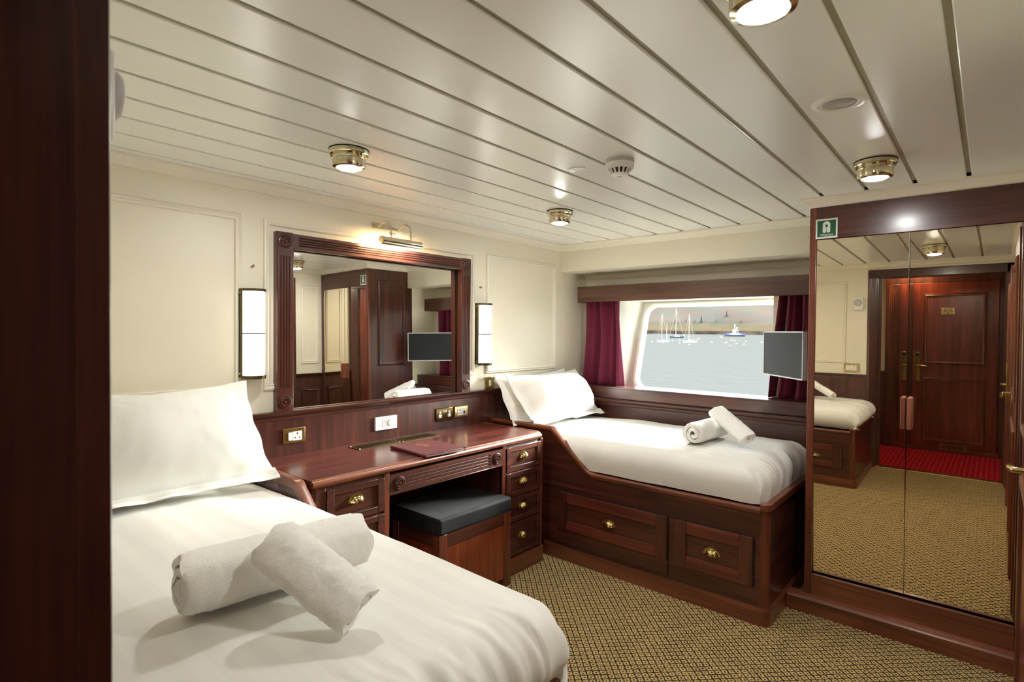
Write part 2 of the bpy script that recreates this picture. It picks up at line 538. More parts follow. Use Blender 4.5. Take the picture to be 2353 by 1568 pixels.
# window unit (tilted hull plane)
wt = struct(bpy.data.objects.new('window_1', None)); COL.objects.link(wt); wt.location = (.45, -.95, .9); WO[wt.name] = Vector((.45, -.95, .9))
hx = lambda z: .40 + (z - .90) * .30
def rrect(y0, y1, z0, z1, r, n=8):
    pts = []
    for cy, cz, a0 in ((y1 - r, z1 - r, 0), (y0 + r, z1 - r, 90), (y0 + r, z0 + r, 180), (y1 - r, z0 + r, 270)):
        for i in range(n + 1):
            a = math.radians(a0 + 90 * i / n); pts.append((cy + r * math.cos(a), cz + r * math.sin(a)))
    return pts
hole = rrect(-1.60, -.405, .915, 1.522, .075)
outer = rrect(-1.78, -.28, .78, 1.68, .001)
b = MB(); n = len(hole)
b.add([(hx(z), y, z) for y, z in hole] + [(hx(z), y, z) for y, z in outer], [(i, (i + 1) % n, n + (i + 1) % n, n + i) for i in range(n)])
b.add([(hx(z), y, z) for y, z in hole] + [(hx(z) + .05, y, z) for y, z in hole], [(i, (i + 1) % n, n + (i + 1) % n, n + i) for i in range(n)])
obj('hull_liner', b, LINER, wt, smooth=40)
b = MB().box(W + .018, .70, -.30, -.285, .80, 1.70).box(W + .018, .70, -1.41, -1.395, .80, 1.70) if False else MB().add([(W + .018, -.30, .8), (W + .018, -.30, 1.7), (hx(1.7) - .004, -.375, 1.7), (hx(.8) - .004, -.375, .8), (W + .018, -.27, .8), (W + .018, -.27, 1.7), (hx(1.7) - .004, -.345, 1.7), (hx(.8) - .004, -.345, .8)], [(0, 1, 2, 3), (7, 6, 5, 4), (0, 4, 5, 1), (1, 5, 6, 2), (2, 6, 7, 3), (3, 7, 4, 0)])
b.box(W + .018, .66, -1.79, -.30, 1.565, 1.58).box(W + .018, .46, -1.79, -.30, .875, .888)
obj('reveal', b, LINER, wt, bevel=.004)
fr = [(-.004, 0), (-.004, .012), (.006, .022), (.022, .022), (.03, .012), (.034, 0)]
hb = [(y, z) for y, z in hole]
b = MB().sweep(hb, [(-o, h) for o, h in fr], lambda u, v, h: (hx(v) - h, u, v), closed=True)
obj('window_frame', b, LINER, wt, smooth=40)
for y in (-.62, -1.16, -.9):
    for z in (.893, 1.546):
        obj('frame_screw', MB().lathe([(0, .003), (.004, .002), (.005, 0)], (hx(z) - .001, y, z), (-1, 0, 0), 10), DKBRASS, wt)
gl = NT('clear_glass')
gl.t.nodes.remove(gl.p)
_t = gl.n('ShaderNodeBsdfTransparent'); _t.inputs[0].default_value = (.93, .95, .94, 1)
gl.l(_t.outputs[0], gl.t.nodes['Material Output'].inputs[0])
b = MB().add([(hx(z) + .03, y, z) for y, z in hole] + [(hx(z) + .036, y, z) for y, z in hole], [list(range(n))[::-1], [n + i for i in range(n)]] + [(i, (i + 1) % n, n + (i + 1) % n, n + i) for i in range(n)])
obj('window_pane', b, gl.m, wt)

# curtains
def curtain(nm, y0t, y1t, y0b, y1b, label, seed, x=.245):
    rnd = random.Random(seed)
    ph = [rnd.uniform(0, 6.28) for _ in range(4)]
    def fn(u, v):
        z = .932 + (1.60 - .932) * v
        y0 = y0b + (y0t - y0b) * v; y1 = y1b + (y1t - y1b) * v
        uu = u + .02 * math.sin(6 * v + ph[0]) * math.sin(math.pi * u)
        y = y0 + (y1 - y0) * uu
        a = .040 + .008 * (1 - v)
        d = a * math.sin(u * 6.28 * 2.6 + ph[1] + .7 * math.sin(2.2 * v)) + .45 * a * math.sin(u * 6.28 * 4.7 + ph[2] + 1.6 * v) + .10 * a * math.sin(u * 6.28 * 9 + 4 * v)
        d *= .8 + .2 * math.cos(9 * u + ph[3])
        return (x + d, y, z)
    m = MB().grid(fn, 110, 24)
    o = obj(nm, m, CURT, smooth=180, fix=False)
    s = o.modifiers.new('thick', 'SOLIDIFY'); s.thickness = .003
    return tag(o, label, 'curtain', 'burgundy window curtains')
curtain('curtain', -.355, -.055, -.405, -.03, 'burgundy curtain left of the window, above the head pillow', 3)
curtain('curtain', -1.655, -1.452, -1.655, -1.395, 'burgundy curtain right of the window, behind the television', 8, x=.288)

# ------------------------------------------------------------------ television
P0, P1 = Vector((.255, -1.368, 0)), Vector((-.085, -1.668, 0))
d = (P1 - P0).normalized(); nrm = Vector((-.661, .75, 0)).normalized()
tvc = (P0 + P1) / 2; Ltv = (P1 - P0).length
tv = thing('television', (tvc.x, tvc.y, 1.073), 'small flat grey television on an arm in front of the right curtain', 'television')
def tvf(u, v, h): q = tvc + d * u + nrm * h; return (q.x, q.y, v)
b = MB().prism([(-Ltv / 2, 1.075), (Ltv / 2, 1.075), (Ltv / 2, 1.337), (-Ltv / 2, 1.337)], tvf, -.022, 0)
obj('tv_back', b, plain('tv_black', (.02, .02, .02, 1), .5), tv, bevel=.004)
b = MB().sweep([(-Ltv / 2, 1.075), (Ltv / 2, 1.075), (Ltv / 2, 1.337), (-Ltv / 2, 1.337)], [(-.002, -.02), (-.002, .004), (.005, .004), (.005, -.02)], tvf, closed=True)
obj('bezel', b, SILVER, tv)
b = MB().prism([(-Ltv / 2 + .005, 1.08), (Ltv / 2 - .005, 1.08), (Ltv / 2 - .005, 1.332), (-Ltv / 2 + .005, 1.332)], tvf, .0, .002)
obj('screen', b, SCREEN, tv)
q0 = Vector(tvf(0, 1.2, -.02)); 
b = MB().tube([q0, q0 - nrm * .08, Vector((.27, -1.70, 1.2)), Vector((.27, YW + .004, 1.2))], .014, 10)
b.prism([(-.05, 1.15), (.05, 1.15), (.05, 1.25), (-.05, 1.25)], tvf, -.03, -.021)
obj('wall_arm', b, plain('arm_grey', srgb(90, 90, 94), .4, .6), tv, smooth=40)
for u in (-.14, .14): obj('sensor_foot', MB().prism([(u - .008, 1.071), (u + .008, 1.071), (u + .008, 1.075), (u - .008, 1.075)], tvf, -.015, -.002), DPLAST, tv)
# ------------------------------------------------------------------ vanity mirror
vm = thing('wall_mirror', (-1.587, -.01, .957), 'large wall mirror in fluted mahogany frame above the dressing table', 'mirror')
x0, x1, z0, z1 = -2.194, -.981, .957, 1.762
xi0, xi1, zi1 = -2.117, -1.056, 1.691
td = .0107
gy = lambda z: .0109 + td * (z - 1)
ga, gb, gc, gd_ = -2.138, -1.027, .942, 1.708
b = MB().add([(ga, gy(gc), gc), (gb, gy(gc), gc), (gb, gy(gd_), gd_), (ga, gy(gd_), gd_), (ga, gy(gc) + .006, gc), (gb, gy(gc) + .006, gc), (gb, gy(gd_) + .006, gd_), (ga, gy(gd_) + .006, gd_)], [(0, 1, 2, 3), (7, 6, 5, 4), (0, 4, 5, 1), (1, 5, 6, 2), (2, 6, 7, 3), (3, 7, 4, 0)])
obj('glass', b, MIRROR, vm)
def flutes(u0, u1, dep, nfl, gw=.007, gd=.005, marg=.012):
    """cross-section (u, depth) with flutes cut in the face"""
    pts = [(u0, 0), (u0, dep - .003), (u0 + .003, dep)]
    span = u1 - u0 - 2 * marg; 
    for i in range(nfl):
        c = u0 + marg + span * (i + .5) / nfl
        pts += [(c - gw / 2, dep), (c - gw / 4, dep - gd * .8), (c, dep - gd), (c + gw / 4, dep - gd * .8), (c + gw / 2, dep)]
    return pts + [(u1 - .003, dep), (u1, dep - .003), (u1, 0)]
def plainsec(u0, u1, dep): return [(u0, 0), (u0, dep - .003), (u0 + .003, dep), (u1 - .003, dep), (u1, dep - .003), (u1, 0)]
for s0, s1 in ((x0, xi0), (xi1, x1)):
    b = MB().prism(flutes(s0, s1, .032, 4), lambda u, v, q: (u, -v, q), z0 + .105, z1 - .105)
    b.prism(plainsec(s0, s1, .032), lambda u, v, q: (u, -v, q), z0, z0 + .105)
    b.prism(plainsec(s0, s1, .032), lambda u, v, q: (u, -v, q), z1 - .105, z1)
    obj('side_stile', b, EZ if False else WZ, vm, smooth=30)
b = MB().prism(flutes(zi1, z1 - .002, .030, 4), lambda u, v, q: (q, -v, u), xi0 + .028, xi1 - .02)
b.prism(plainsec(zi1, z1 - .002, .030), lambda u, v, q: (q, -v, u), xi0, xi0 + .028).prism(plainsec(zi1, z1 - .002, .030), lambda u, v, q: (q, -v, u), xi1 - .02, xi1)
obj('top_rail', b, WX, vm, smooth=30)
obj('inner_bead', MB().box(xi1 - .004, xi1, -.029, .004, z0, zi1), WZ, vm, bevel=.002)
obj('inner_bead', MB().box(xi0, xi0 + .004, -.029, .004, z0, zi1), WZ, vm, bevel=.002)
ros = [(0, .010), (.006, .009), (.009, .004), (.013, .004), (.016, .009), (.020, .009), (.024, .003), (.027, .006), (.030, .005), (.031, 0)]
rm = MB().lathe(ros, (0, 0, 0), (0, -1, 0), 36).mesh('rosette', WZ, (0, 0, 0), 40)
for x in ((x0 + xi0) / 2, (xi1 + x1) / 2):
    for z in (z0 + .042, z1 - .042): inst('rosette', rm, (x, -.031, z), vm)

# ------------------------------------------------------------------ picture light
pl = thing('picture_light', (-1.577, -.06, 1.75), 'brass picture light on two curved arms above the wall mirror', 'lamp')
obj('wall_plate', MB().box(-1.673, -1.481, -.008, 0, 1.855, 1.884), NICKEL, pl, bevel=.002)
for xa in (-1.643, -1.516):
    pts = [(xa, -.006, 1.862)]
    for i in range(13):
        a = math.radians(90 * i / 12)
        pts.append((xa + .01 * 0, -.062 - .058 * math.sin(a), 1.885 - .045 * (1 - math.cos(a)) + (0 if i else 0)))
    pts.append((xa, -.12, 1.797))
    obj('arm', MB().tube(pts, .0042, 10), NICKEL, pl, smooth=60)
    kb = MB().lathe([(0, -.009), (.007, -.008), (.009, 0), (.007, .008), (0, .009)], (xa, -.12, 1.817), (1, 0, 0), 16).cyl((xa + .008, -.12, 1.817), (xa + .022, -.12, 1.817), .0025, 8).box(xa + .020, xa + .023, -.126, -.114, 1.813, 1.821)
    obj('knob', kb, NICKEL, pl, smooth=50)
sec = []
for i in range(21):
    a = math.radians(-84 + 258 * i / 20); sec.append((.0215 * math.cos(a), .0215 * math.sin(a)))
sec += [(q * .93, r * .93) for q, r in sec[::-1]]
b = MB().prism(sec, lambda u, v, q: (q, -.12 - u, 1.776 + v), -1.704, -1.452)
for xa in (-1.704, -1.4535):
    b.prism([(.0215 * math.cos(math.radians(-84 + 258 * i / 20)), .0215 * math.sin(math.radians(-84 + 258 * i / 20))) for i in range(21)], lambda u, v, q: (q, -.12 - u, 1.776 + v), xa, xa + .0015)
obj('shade', b, NICKEL, pl, smooth=50)
obj('lamp_tube', MB().cyl((-1.695, -.119, 1.774), (-1.461, -.119, 1.774), .010, 14), PICL, pl, smooth=60)

# ------------------------------------------------------------------ wall sconces
def sconce(xc, label):
    t = thing('wall_sconce', (xc, 0, 1.113), label, 'lamp', 'bronze wall sconces beside the mirror')
    w2 = .051
    obj('back_plate', MB().box(xc - w2, xc + w2, -.03, 0, 1.118, 1.500), BRONZE, t, bevel=.003)
    sec = [(xc + .045 * math.cos(math.radians(a)), -.03 - .05 * math.sin(math.radians(a))) for a in range(0, 181, 10)]
    obj('glass_shade', MB().prism(sec, XYZ, 1.128, 1.488), SCGL, t, smooth=40)
    sec2 = [(xc + .050 * math.cos(math.radians(a)), -.028 - .057 * math.sin(math.radians(a))) for a in range(0, 181, 10)]
    for nm, a, bz in (('top_cap', 1.487, 1.498), ('bottom_cap', 1.113, 1.128)):
        obj(nm, MB().prism(sec2, XYZ, a, bz), BRONZE, t, smooth=40)
    sec3 = [(xc + .0465 * math.cos(math.radians(a)), -.029 - .0525 * math.sin(math.radians(a))) for a in range(0, 181, 10)]
    obj('middle_band', MB().prism(sec3, XYZ, 1.304, 1.309), BRONZE, t, smooth=40)
    for z in (1.135, 1.48):
        for s in (-1, 1): obj('screw', MB().lathe([(0, .006), (.003, .005), (.004, 0)], (xc + s * w2, -.02, z), (s, 0, 0), 8), BRASS, t)
    return t
sconce(-2.296, 'bronze half-round wall sconce left of the mirror, above the near bed')
sconce(-.864, 'bronze half-round wall sconce right of the mirror')
st = MB().lathe([(0, .016), (.005, .015), (.006, .010), (.003, .008), (.003, .003), (.007, .002), (.007, 0)], (0, 0, 0), (0, -1, 0), 16).mesh('wall_stud', BRASS, (0, 0, 0), 40)
tag(inst('wall_stud', st, (-2.289, 0, 1.60)), 'small brass stud on the wall above the left sconce', 'stud', 'brass wall studs')
tag(inst('wall_stud', st, (-.87, 0, 1.60)), 'small brass stud on the wall above the right sconce', 'stud', 'brass wall studs')

# ------------------------------------------------------------------ sockets and switches on the back panel
def plate(name, x0, x1, z0, z1, y, m, label, cat, group=None, dep=.009):
    t = thing(name, ((x0 + x1) / 2, y, z0), label, cat, group)
    obj('cover_plate', MB().box(x0, x1, y - dep, y, z0, z1), m, t, bevel=.0025)
    return t
def uk(b, xc, zc, y, s=1.0):
    """three pin holes"""
    b.box(xc - .003 * s, xc + .003 * s, y - .0012, y, zc + .006 * s, zc + .015 * s)
    for q in (-1, 1): b.box(xc + q * .011 * s - .0035 * s, xc + q * .011 * s + .0035 * s, y - .0012, y, zc - .012 * s, zc - .007 * s)
YP = -.012
t = plate('power_socket', -2.159, -2.051, .805, .874, YP, DKBRASS, 'brass socket plate with white switch and outlet near left end of dressing table', 'socket')
obj('rocker_switch', MB().box(-2.136, -2.116, YP - .014, YP - .009, .818, .856), WPLAST, t, bevel=.002)
b = MB().box(-2.114, -2.070, YP - .012, YP - .009, .816, .858); obj('outlet', b, WPLAST, t, bevel=.001)
b = MB(); uk(b, -2.092, .838, YP - .0115, .95); obj('pin_hole', b, DPLAST, t)
t = plate('power_socket', -1.664, -1.525, .801, .871, YP, WPLAST, 'white double european socket in the middle of the desk panel', 'socket', dep=.012)
for xc, s in ((-1.615, 1), (-1.575, -1)):
    pts = [(xc + s * .016 * math.sin(math.radians(a)) - s * .004, .836 + .018 * math.cos(math.radians(a))) for a in range(0, 181, 15)]
    obj('outlet_cover', MB().prism(pts, lambda u, v, q: (u, q, v), YP - .0135, YP - .0118), GREYP if s < 0 else WPLAST, t, smooth=30)
    b = MB().sweep(pts, [(0, 0), (0, .0008), (.0012, .0008), (.0012, 0)], lambda u, v, h: (u, YP - .0134 - h, v))
    obj('outlet_rim', b, DPLAST, t)
obj('module_joint', MB().box(-1.5956, -1.5944, YP - .0125, YP - .0119, .803, .869), DPLAST, t)
t = plate('power_socket', -1.246, -1.112, .798, .873, YP, DKMIR, 'polished brass double socket with two outlets and charging ports', 'socket')
for xc in (-1.215, -1.143):
    b = MB().box(xc - .012, xc + .012, YP - .0105, YP - .0088, .820, .836).box(xc - .006, xc + .006, YP - .0105, YP - .0088, .836, .856)
    obj('outlet', b, WPLAST, t)
    b = MB(); uk(b, xc, .834, YP - .0105, .72); obj('pin_hole', b, DPLAST, t)
b = MB().box(-1.194, -1.164, YP - .0105, YP - .0088, .850, .862); obj('usb_port', b, WPLAST, t)
for xa in (-1.190, -1.177): obj('port_slot', MB().box(xa, xa + .009, YP - .0112, YP - .0104, .853, .859), DPLAST, t)
t = plate('power_socket', -1.098, -.989, .805, .872, YP, BRASS, 'brass single socket nearest the far bed', 'socket')
obj('outlet', MB().box(-1.078, -1.036, YP - .012, YP - .0088, .818, .860), WPLAST, t, bevel=.001)
b = MB(); uk(b, -1.057, .839, YP - .0115, .95); obj('pin_hole', b, DPLAST, t)
obj('rocker_switch', MB().box(-1.034, -1.014, YP - .013, YP - .0088, .820, .858), WPLAST, t, bevel=.001)
obj('indicator', MB().box(-1.031, -1.017, YP - .0136, YP - .0128, .826, .843), DPLAST, t)
t = plate('light_switch', -.824, -.738, .957, 1.033, 0, BRASS, 'brass light switch on the cream wall right of the mirror', 'switch')
obj('rocker_switch', MB().box(-.790, -.773, -.014, -.008, .976, 1.012), WPLAST, t, bevel=.002)
for x in (-.812, -.750): obj('plate_screw', MB().lathe([(0, .002), (.003, .0015), (.003, 0)], (x, -.009, .995), (0, -1, 0), 10), DKBRASS, t)

# ------------------------------------------------------------------ cup pull mesh (shared)
def cup_mesh(nm, fn):
    b = MB()
    pts = []
    for i in range(17):
        a = math.pi * i / 16; pts.append((.041 * math.cos(a), .036 * math.sin(a)))
    for i in range(17):
        a = math.pi * (16 - i) / 16; pts.append((.031 * math.cos(a), .027 * math.sin(a)))
    b.prism(pts, fn, 0, .0035)
    def dome(rx, rz, dp, off):
        def g(u, v):
            a = math.pi * u; q = math.pi / 2 * v
            return fn(rx * math.cos(a) * math.cos(q), rz * math.sin(a) * math.cos(q), off + dp * math.sin(q))
        return g
    b.grid(dome(.033, .029, .024, .002), 20, 8)
    b.grid(dome(.031, .027, .022, .002), 20, 8)
    return b.mesh(nm, BRASS, (0, 0, 0), 50)
cupY = cup_mesh('cup_pull', lambda u, v, h: (u, -h, v))      # faces -y
cupX = cup_mesh('cup_pull', lambda u, v, h: (-h, u, v))      # faces -x
cupXp = cup_mesh('cup_pull', lambda u, v, h: (h, -u, v))     # faces +x

# ------------------------------------------------------------------ dressing table
YF = -.485
dt = thing('dressing_table', (-1.57, -.25, 0), 'long mahogany dressing table with drawers, built between the two beds', 'dressing table')
DX0, DX1 = -2.285, -.868
prof = [(-.014, .722), (-.478, .722), (-.478, .75), (-.014, .75)]
obj('tabletop', MB().prism(prof, lambda u, v, q: (q, u, v), DX0, DX1 - .004), TOP, dt, bevel=.001)
nose = [(0, .719), (.020, .719), (.026, .723), (.030, .731), (.029, .739), (.024, .745), (.018, .747), (.016, .7505), (.010, .7515), (.004, .7515), (0, .750)]
b = MB().sweep([(DX0, -.478), (DX1 - .022, -.478), (DX1 + .004, -.452), (DX1 + .004, -.02)], [(-o, h) for o, h in nose], XYZ)
obj('edge_moulding', b, EX, dt, smooth=35)
# cabinets
obj('cabinet_side', MB().box(DX0 + .01, -1.92, YF + .005, -.014, .10, .718), WZ, dt)
obj('cabinet_side', MB().box(-1.191, -.87, YF + .005, -.014, .10, .718), WZ, dt)
obj('kneehole_back', MB().box(-1.93, -1.18, -.03, -.013, 0.0, .718), WZ, dt)
for xa, xb_ in ((-1.948, -1.921), (-1.191, -1.163)):
    obj('face_post', MB().box(xa, xb_, YF - .004, YF + .02, .095, .716), EZ, dt, bevel=.003)
obj('face_post', MB().box(-.866, -.845, YF - .006, YF + .03, .09, .716), EZ, dt, bevel=.006)
obj('face_post', MB().box(-2.262, -2.221, YF - .002, YF + .02, .095, .716), WZ, dt, bevel=.002)
ap = obj('apron', MB().prism(flutes(.618, .703, .018, 4, .008, .005, .012), lambda u, v, q: (q, YF + .014 - v, u), -1.822, -1.288).box(-1.92, -1.822, YF - .004, YF + .014, .618, .703).box(-1.288, -1.191, YF - .004, YF + .014, .618, .703), WX, dt, smooth=30)
obj('apron_bead', MB().box(-1.92, -1.191, YF - .002, YF + .014, .612, .618), WX, ap, bevel=.002)
rm2 = MB().lathe([(r * .95, h) for r, h in ros], (0, 0, 0), (0, -1, 0), 36).mesh('rosette', WZ, (0, 0, 0), 40)
for x in (-1.868, -1.237): inst('rosette', rm2, (x, YF - .004, .66), ap)
obj('plinth', MB().prism([(YF - .008, 0), (YF - .008, .085), (YF - .003, .095), (YF + .05, .095), (YF + .05, 0)], lambda u, v, q: (q, u, v), -1.191, -.84), EX, dt)
obj('plinth', MB().prism([(YF - .008, 0), (YF - .008, .085), (YF - .003, .095), (YF + .05, .095), (YF + .05, 0)], lambda u, v, q: (q, u, v), -2.27, -1.921), EX, dt)
def drawer(x0, x1, z0, z1, st=.032):
    b = MB().box(x0 + .001, x1 - .001, YF, YF + .02, z0 + .002, z1 - .002)
    b.box(x0 + .001, x0 + st, YF - .009, YF, z0 + .002, z1 - .002).box(x1 - st, x1 - .001, YF - .009, YF, z0 + .002, z1 - .002)
    b.box(x0 + st, x1 - st, YF - .008, YF, z1 - .028, z1 - .002).box(x0 + st, x1 - st, YF - .008, YF, z0 + .002, z0 + .028)
    o = obj('drawer', b, WX, dt, bevel=.0015)
    inst('cup_pull', cupY, ((x0 + x1) / 2, YF - .001, (z0 + z1) / 2 - .012 + .01), o)
    return o
for z0, z1 in ((.565, .702), (.428, .561), (.289, .424), (.105, .285)): drawer(-1.162, -.867, z0, z1)
for z0, z1 in ((.556, .702), (.410, .548), (.264, .402), (.105, .256)): drawer(-2.219, -1.949, z0, z1)
# vent grilles set in the top
for xa, xb_ in ((-1.848, -1.594), (-1.590, -1.336)):
    b = MB().sweep([(xa, -.152), (xb_, -.152), (xb_, -.058), (xa, -.058)], [(0, .7495), (0, .7525), (.022, .7525), (.022, .7495)], XYZ, closed=True)
    nb = 26
    for i in range(nb):
        x = xa + .022 + (xb_ - xa - .044) * i / (nb - 1); b.box(x - .0016, x + .0016, -.13, -.08, .7497, .7522)
    for yy in (-.115, -.105, -.095): b.box(xa + .02, xb_ - .02, yy - .0012, yy + .0012, .7497, .752)
    g = obj('vent_grille', b, OLIVE, dt)
    obj('vent_slot', MB().box(xa + .02, xb_ - .02, -.132, -.078, .7492, .7501), DPLAST, g)
    for x in (xa + .008, xb_ - .008):
        for y in (-.066, -.144): obj('grille_screw', MB().lathe([(0, .002), (.003, .0012), (.0035, 0)], (x, y, .7525), (0, 0, 1), 8), BRASS, g)

# folder
fo = thing('folder', (-1.612, -.375, .751), 'burgundy leather folder with a gold crest lying on the dressing table', 'folder')
fa = math.radians(-3.5)
def ff(u, v, h):
    x, y = u, v; return (-1.614 + x * math.cos(fa) - y * math.sin(fa), -.378 + x * math.sin(fa) + y * math.cos(fa), .7515 + h)
obj('back_cover', MB().prism([(-.118, -.144), (.118, -.144), (.118, .144), (-.118, .144)], ff, 0, .0035), LEATHER, fo, bevel=.0015)
obj('paper', MB().prism([(-.105, -.138), (.11, -.138), (.11, .138), (-.105, .138)], ff, .0035, .0095), plain('paper', srgb(200, 196, 190), .8), fo)
obj('front_cover', MB().prism([(-.118, -.144), (.118, -.144), (.118, .144), (-.118, .144)], ff, .0095, .0135), LEATHER, fo, bevel=.0015)
obj('spine', MB().prism([(-.119, -.144), (-.108, -.144), (-.108, .144), (-.119, .144)], ff, .001, .0125), LEATHER, fo, bevel=.003)
b = MB()
for r in (.030, .022):
    ring = [(r * math.cos(2 * math.pi * i / 28), .05 + .85 * r * math.sin(2 * math.pi * i / 28)) for i in range(28)]
    b.sweep(ring, [(0, .0135), (0, .0138), (.0014, .0138), (.0014, .0135)], ff, closed=True)
for i in range(9):
    a = math.pi * (i / 8); r0, r1 = .006, .019
    b.prism([(r0 * math.cos(a) - .001, .05 + r0 * math.sin(a)), (r1 * math.cos(a) - .001, .05 + r1 * math.sin(a)), (r1 * math.cos(a) + .001, .05 + r1 * math.sin(a)), (r0 * math.cos(a) + .001, .05 + r0 * math.sin(a))], ff, .0135, .0138)
for i in range(3): b.prism([(-.02 + .007 * i, .012 - .008 * i), (.02 - .007 * i, .012 - .008 * i), (.02 - .007 * i, .009 - .008 * i), (-.02 + .007 * i, .009 - .008 * i)], ff, .0135, .0138)
for i in range(5): b.prism([(-.012 + .006 * i - .002, .08), (-.012 + .006 * i, .088), (-.012 + .006 * i + .002, .08)], ff, .0135, .0138)
obj('crest', b, GOLD, fo)
for y in (-.144, .132):
    for h0, h1 in ((.009, .0142), (-.0003, .004)): obj('corner_guard', MB().prism([(.104, y), (.119, y), (.119, y + .012), (.104, y + .012)], ff, h0, h1), BRASS, fo)

# ------------------------------------------------------------------ stool
so = thing('stool', (-1.443, -.38, 0), 'mahogany box stool with black velvet seat under the dressing table', 'stool')
sx0, sx1, sy0, sy1 = -1.69, -1.195, -.552, -.205
def cush(u, v):
    return None
b = MB().box(sx0 - .004, sx1 + .004, sy0 - .004, sy1 + .004, .385, .463)
o = obj('seat_cushion', b, VELVET, so, bevel=.014, seg=4)
for x in (sx0, sx1 - .048):
    for y in (sy0, sy1 - .048): obj('leg', MB().box(x, x + .048, y, y + .048, 0, .388), EZ, so, bevel=.003)
for y in (sy0 + .006, sy1 - .026): obj('side_panel', MB().box(sx0 + .048, sx1 - .048, y, y + .018, .045, .34), STO, so)
for x in (sx0 + .006, sx1 - .026): obj('side_panel', MB().box(x, x + .018, sy0 + .048, sy1 - .048, .045, .34), STO, so)
for y in (sy0 + .003, sy1 - .028): obj('seat_rail', MB().box(sx0 + .048, sx1 - .048, y, y + .025, .325, .388), WX, so, bevel=.002)
for x in (sx0 + .003, sx1 - .028): obj('seat_rail', MB().box(x, x + .025, sy0 + .048, sy1 - .048, .325, .388), WY, so, bevel=.002)

# ------------------------------------------------------------------ beds
def arc(c, r, a0, a1, n=6):
    return [(c[0] + r * math.cos(math.radians(a0 + (a1 - a0) * i / n)), c[1] + r * math.sin(math.radians(a0 + (a1 - a0) * i / n))) for i in range(n + 1)]
PROF = [(0.0, .785), (-.470, .785), (-.490, .782), (-.508, .773), (-.525, .755), (-.730, .577), (-.745, .565), (-.762, .558), (-.785, .555)]
def bed(xs, s, xw, label, cupm, yend):
    """xs: side plane, s: outward sign of the side, xw: wall side x"""
    t = thing('bed_frame', ((xs + xw) / 2, -.85, 0), label, 'bed')
    X = lambda o: xs + s * o
    obj('carcass', MB().box(X(-.012), xw, yend + .02, -.014, .075, .50), WY, t)
    low = [(-.014, .424), (-.014, .755)] + [(y, z - .03) for y, z in PROF[1:]] + [(yend + .03, .524), (yend + .03, .424)]
    obj('upper_panel', MB().prism(low, lambda u, v, q: (q, u, v), X(-.012), X(.004)), WY, t, smooth=30)
    obj('lower_panel', MB().prism([(-.014, .075), (-.014, .424), (yend + .03, .424), (yend + .03, .075)], lambda u, v, q: (q, u, v), X(-.012), X(0)), WY, t)
    pts = [(-.014, .785)] + PROF[1:] + [(yend + .03, .553)]
    cp = [(0, -.020), (0, .010), (-.004, .016), (-.012, .018), (-.022, .016), (-.030, .008), (-.032, -.004), (-.032, -.020)]
    obj('cap_rail', MB().sweep(pts, [(.018 - o, h) for o, h in cp], lambda u, v, h: (X(h), u, v)), EY, t, smooth=40)
    # foot end with rounded corner post
    r = .035
    cpath = [(X(0) - s * r + s * r * math.cos(math.radians(a)), yend + r * 0 + .0 + r - r * math.sin(math.radians(a))) for a in range(0, 91, 15)]
    def postpoly(off): return [(X(off) - s * (r + off) + s * (r + off) * math.cos(math.radians(a)), yend + r - (r + off) * math.sin(math.radians(a))) for a in range(0, 91, 15)] + [(X(0) - s * r, yend + r)]
    obj('corner_post', MB().prism(postpoly(.001), XYZ, .075, .522), EZ, t, smooth=30)
    obj('foot_panel', MB().box(X(-r), xw, yend, yend + .02, .075, .522), WX, t)
    obj('foot_rail', MB().box(X(-r), xw, yend - .008, yend + .024, .520, .553).prism(postpoly(.010), XYZ, .520, .553), EX, t, bevel=.003)
    def pl(off): return [(X(off), -.43), ] + [(X(off) - s * (r + off) + s * (r + off) * math.cos(math.radians(a)), yend + r - (r + off) * math.sin(math.radians(a))) for a in range(0, 91, 15)] + [(xw, yend - off), (xw, yend + .03), (X(-.03), yend + .03), (X(-.03), -.43)]
    obj('plinth', MB().prism(pl(.012), XYZ, 0, .072).prism(pl(.007), XYZ, .072, .08), EY, t, smooth=30)
    def drw(y0, y1, z0, z1, zb, st):
        f = lambda a, b_, c, d_, lo, hi, mi=0: mb.box(X(lo), X(hi), a, b_, c, d_, mi)
        mb = MB()
        f(y1 + .001, y0 - .001, z0 + .001, z1 - .001, -.01, .004)
        f(y0 - st, y0 - .002, zb, z1 - .002, .004, .016, 1); f(y1 + .002, y1 + st, zb, z1 - .002, .004, .016, 1)
        f(y1 + st + .002, y0 - st - .002, z1 - .058, z1 - .003, .004, .014, 2)
        f(y1 + st + .002, y0 - st - .002, zb + .001, zb + .054, .004, .014, 2)
        f(y1 + .006, y0 - .006, zb - .002, zb, .004, .0045)
        if zb > z0 + .01: f(y1 + .002, y0 - .002, z0 + .002, zb - .003, .004, .007)
        o = obj('drawer', mb, [WY, WZ, RY], t, bevel=.0022)
        gap = MB().box(X(.0005), X(.0012), y1 - .004, y0 + .004, z0 - .003, z1 + .004)
        obj('drawer_gap', gap, BLACK, o)
        inst('cup_pull', cupm, (X(.004), (y0 + y1) / 2, (zb + z1) / 2 - .02), o)
    drw(-.537, -1.216, .099, .397, .179, .060)
    drw(-1.250, -1.631, .169, .395, .170, .062)
    return t
bed(-.745, -1, .122, 'mahogany bed frame with two drawers under the window', cupX, -1.690)
bed(-2.33, 1, XL + .014, 'mahogany bed frame of the near bed, left of the dressing table', cupXp, -1.712)


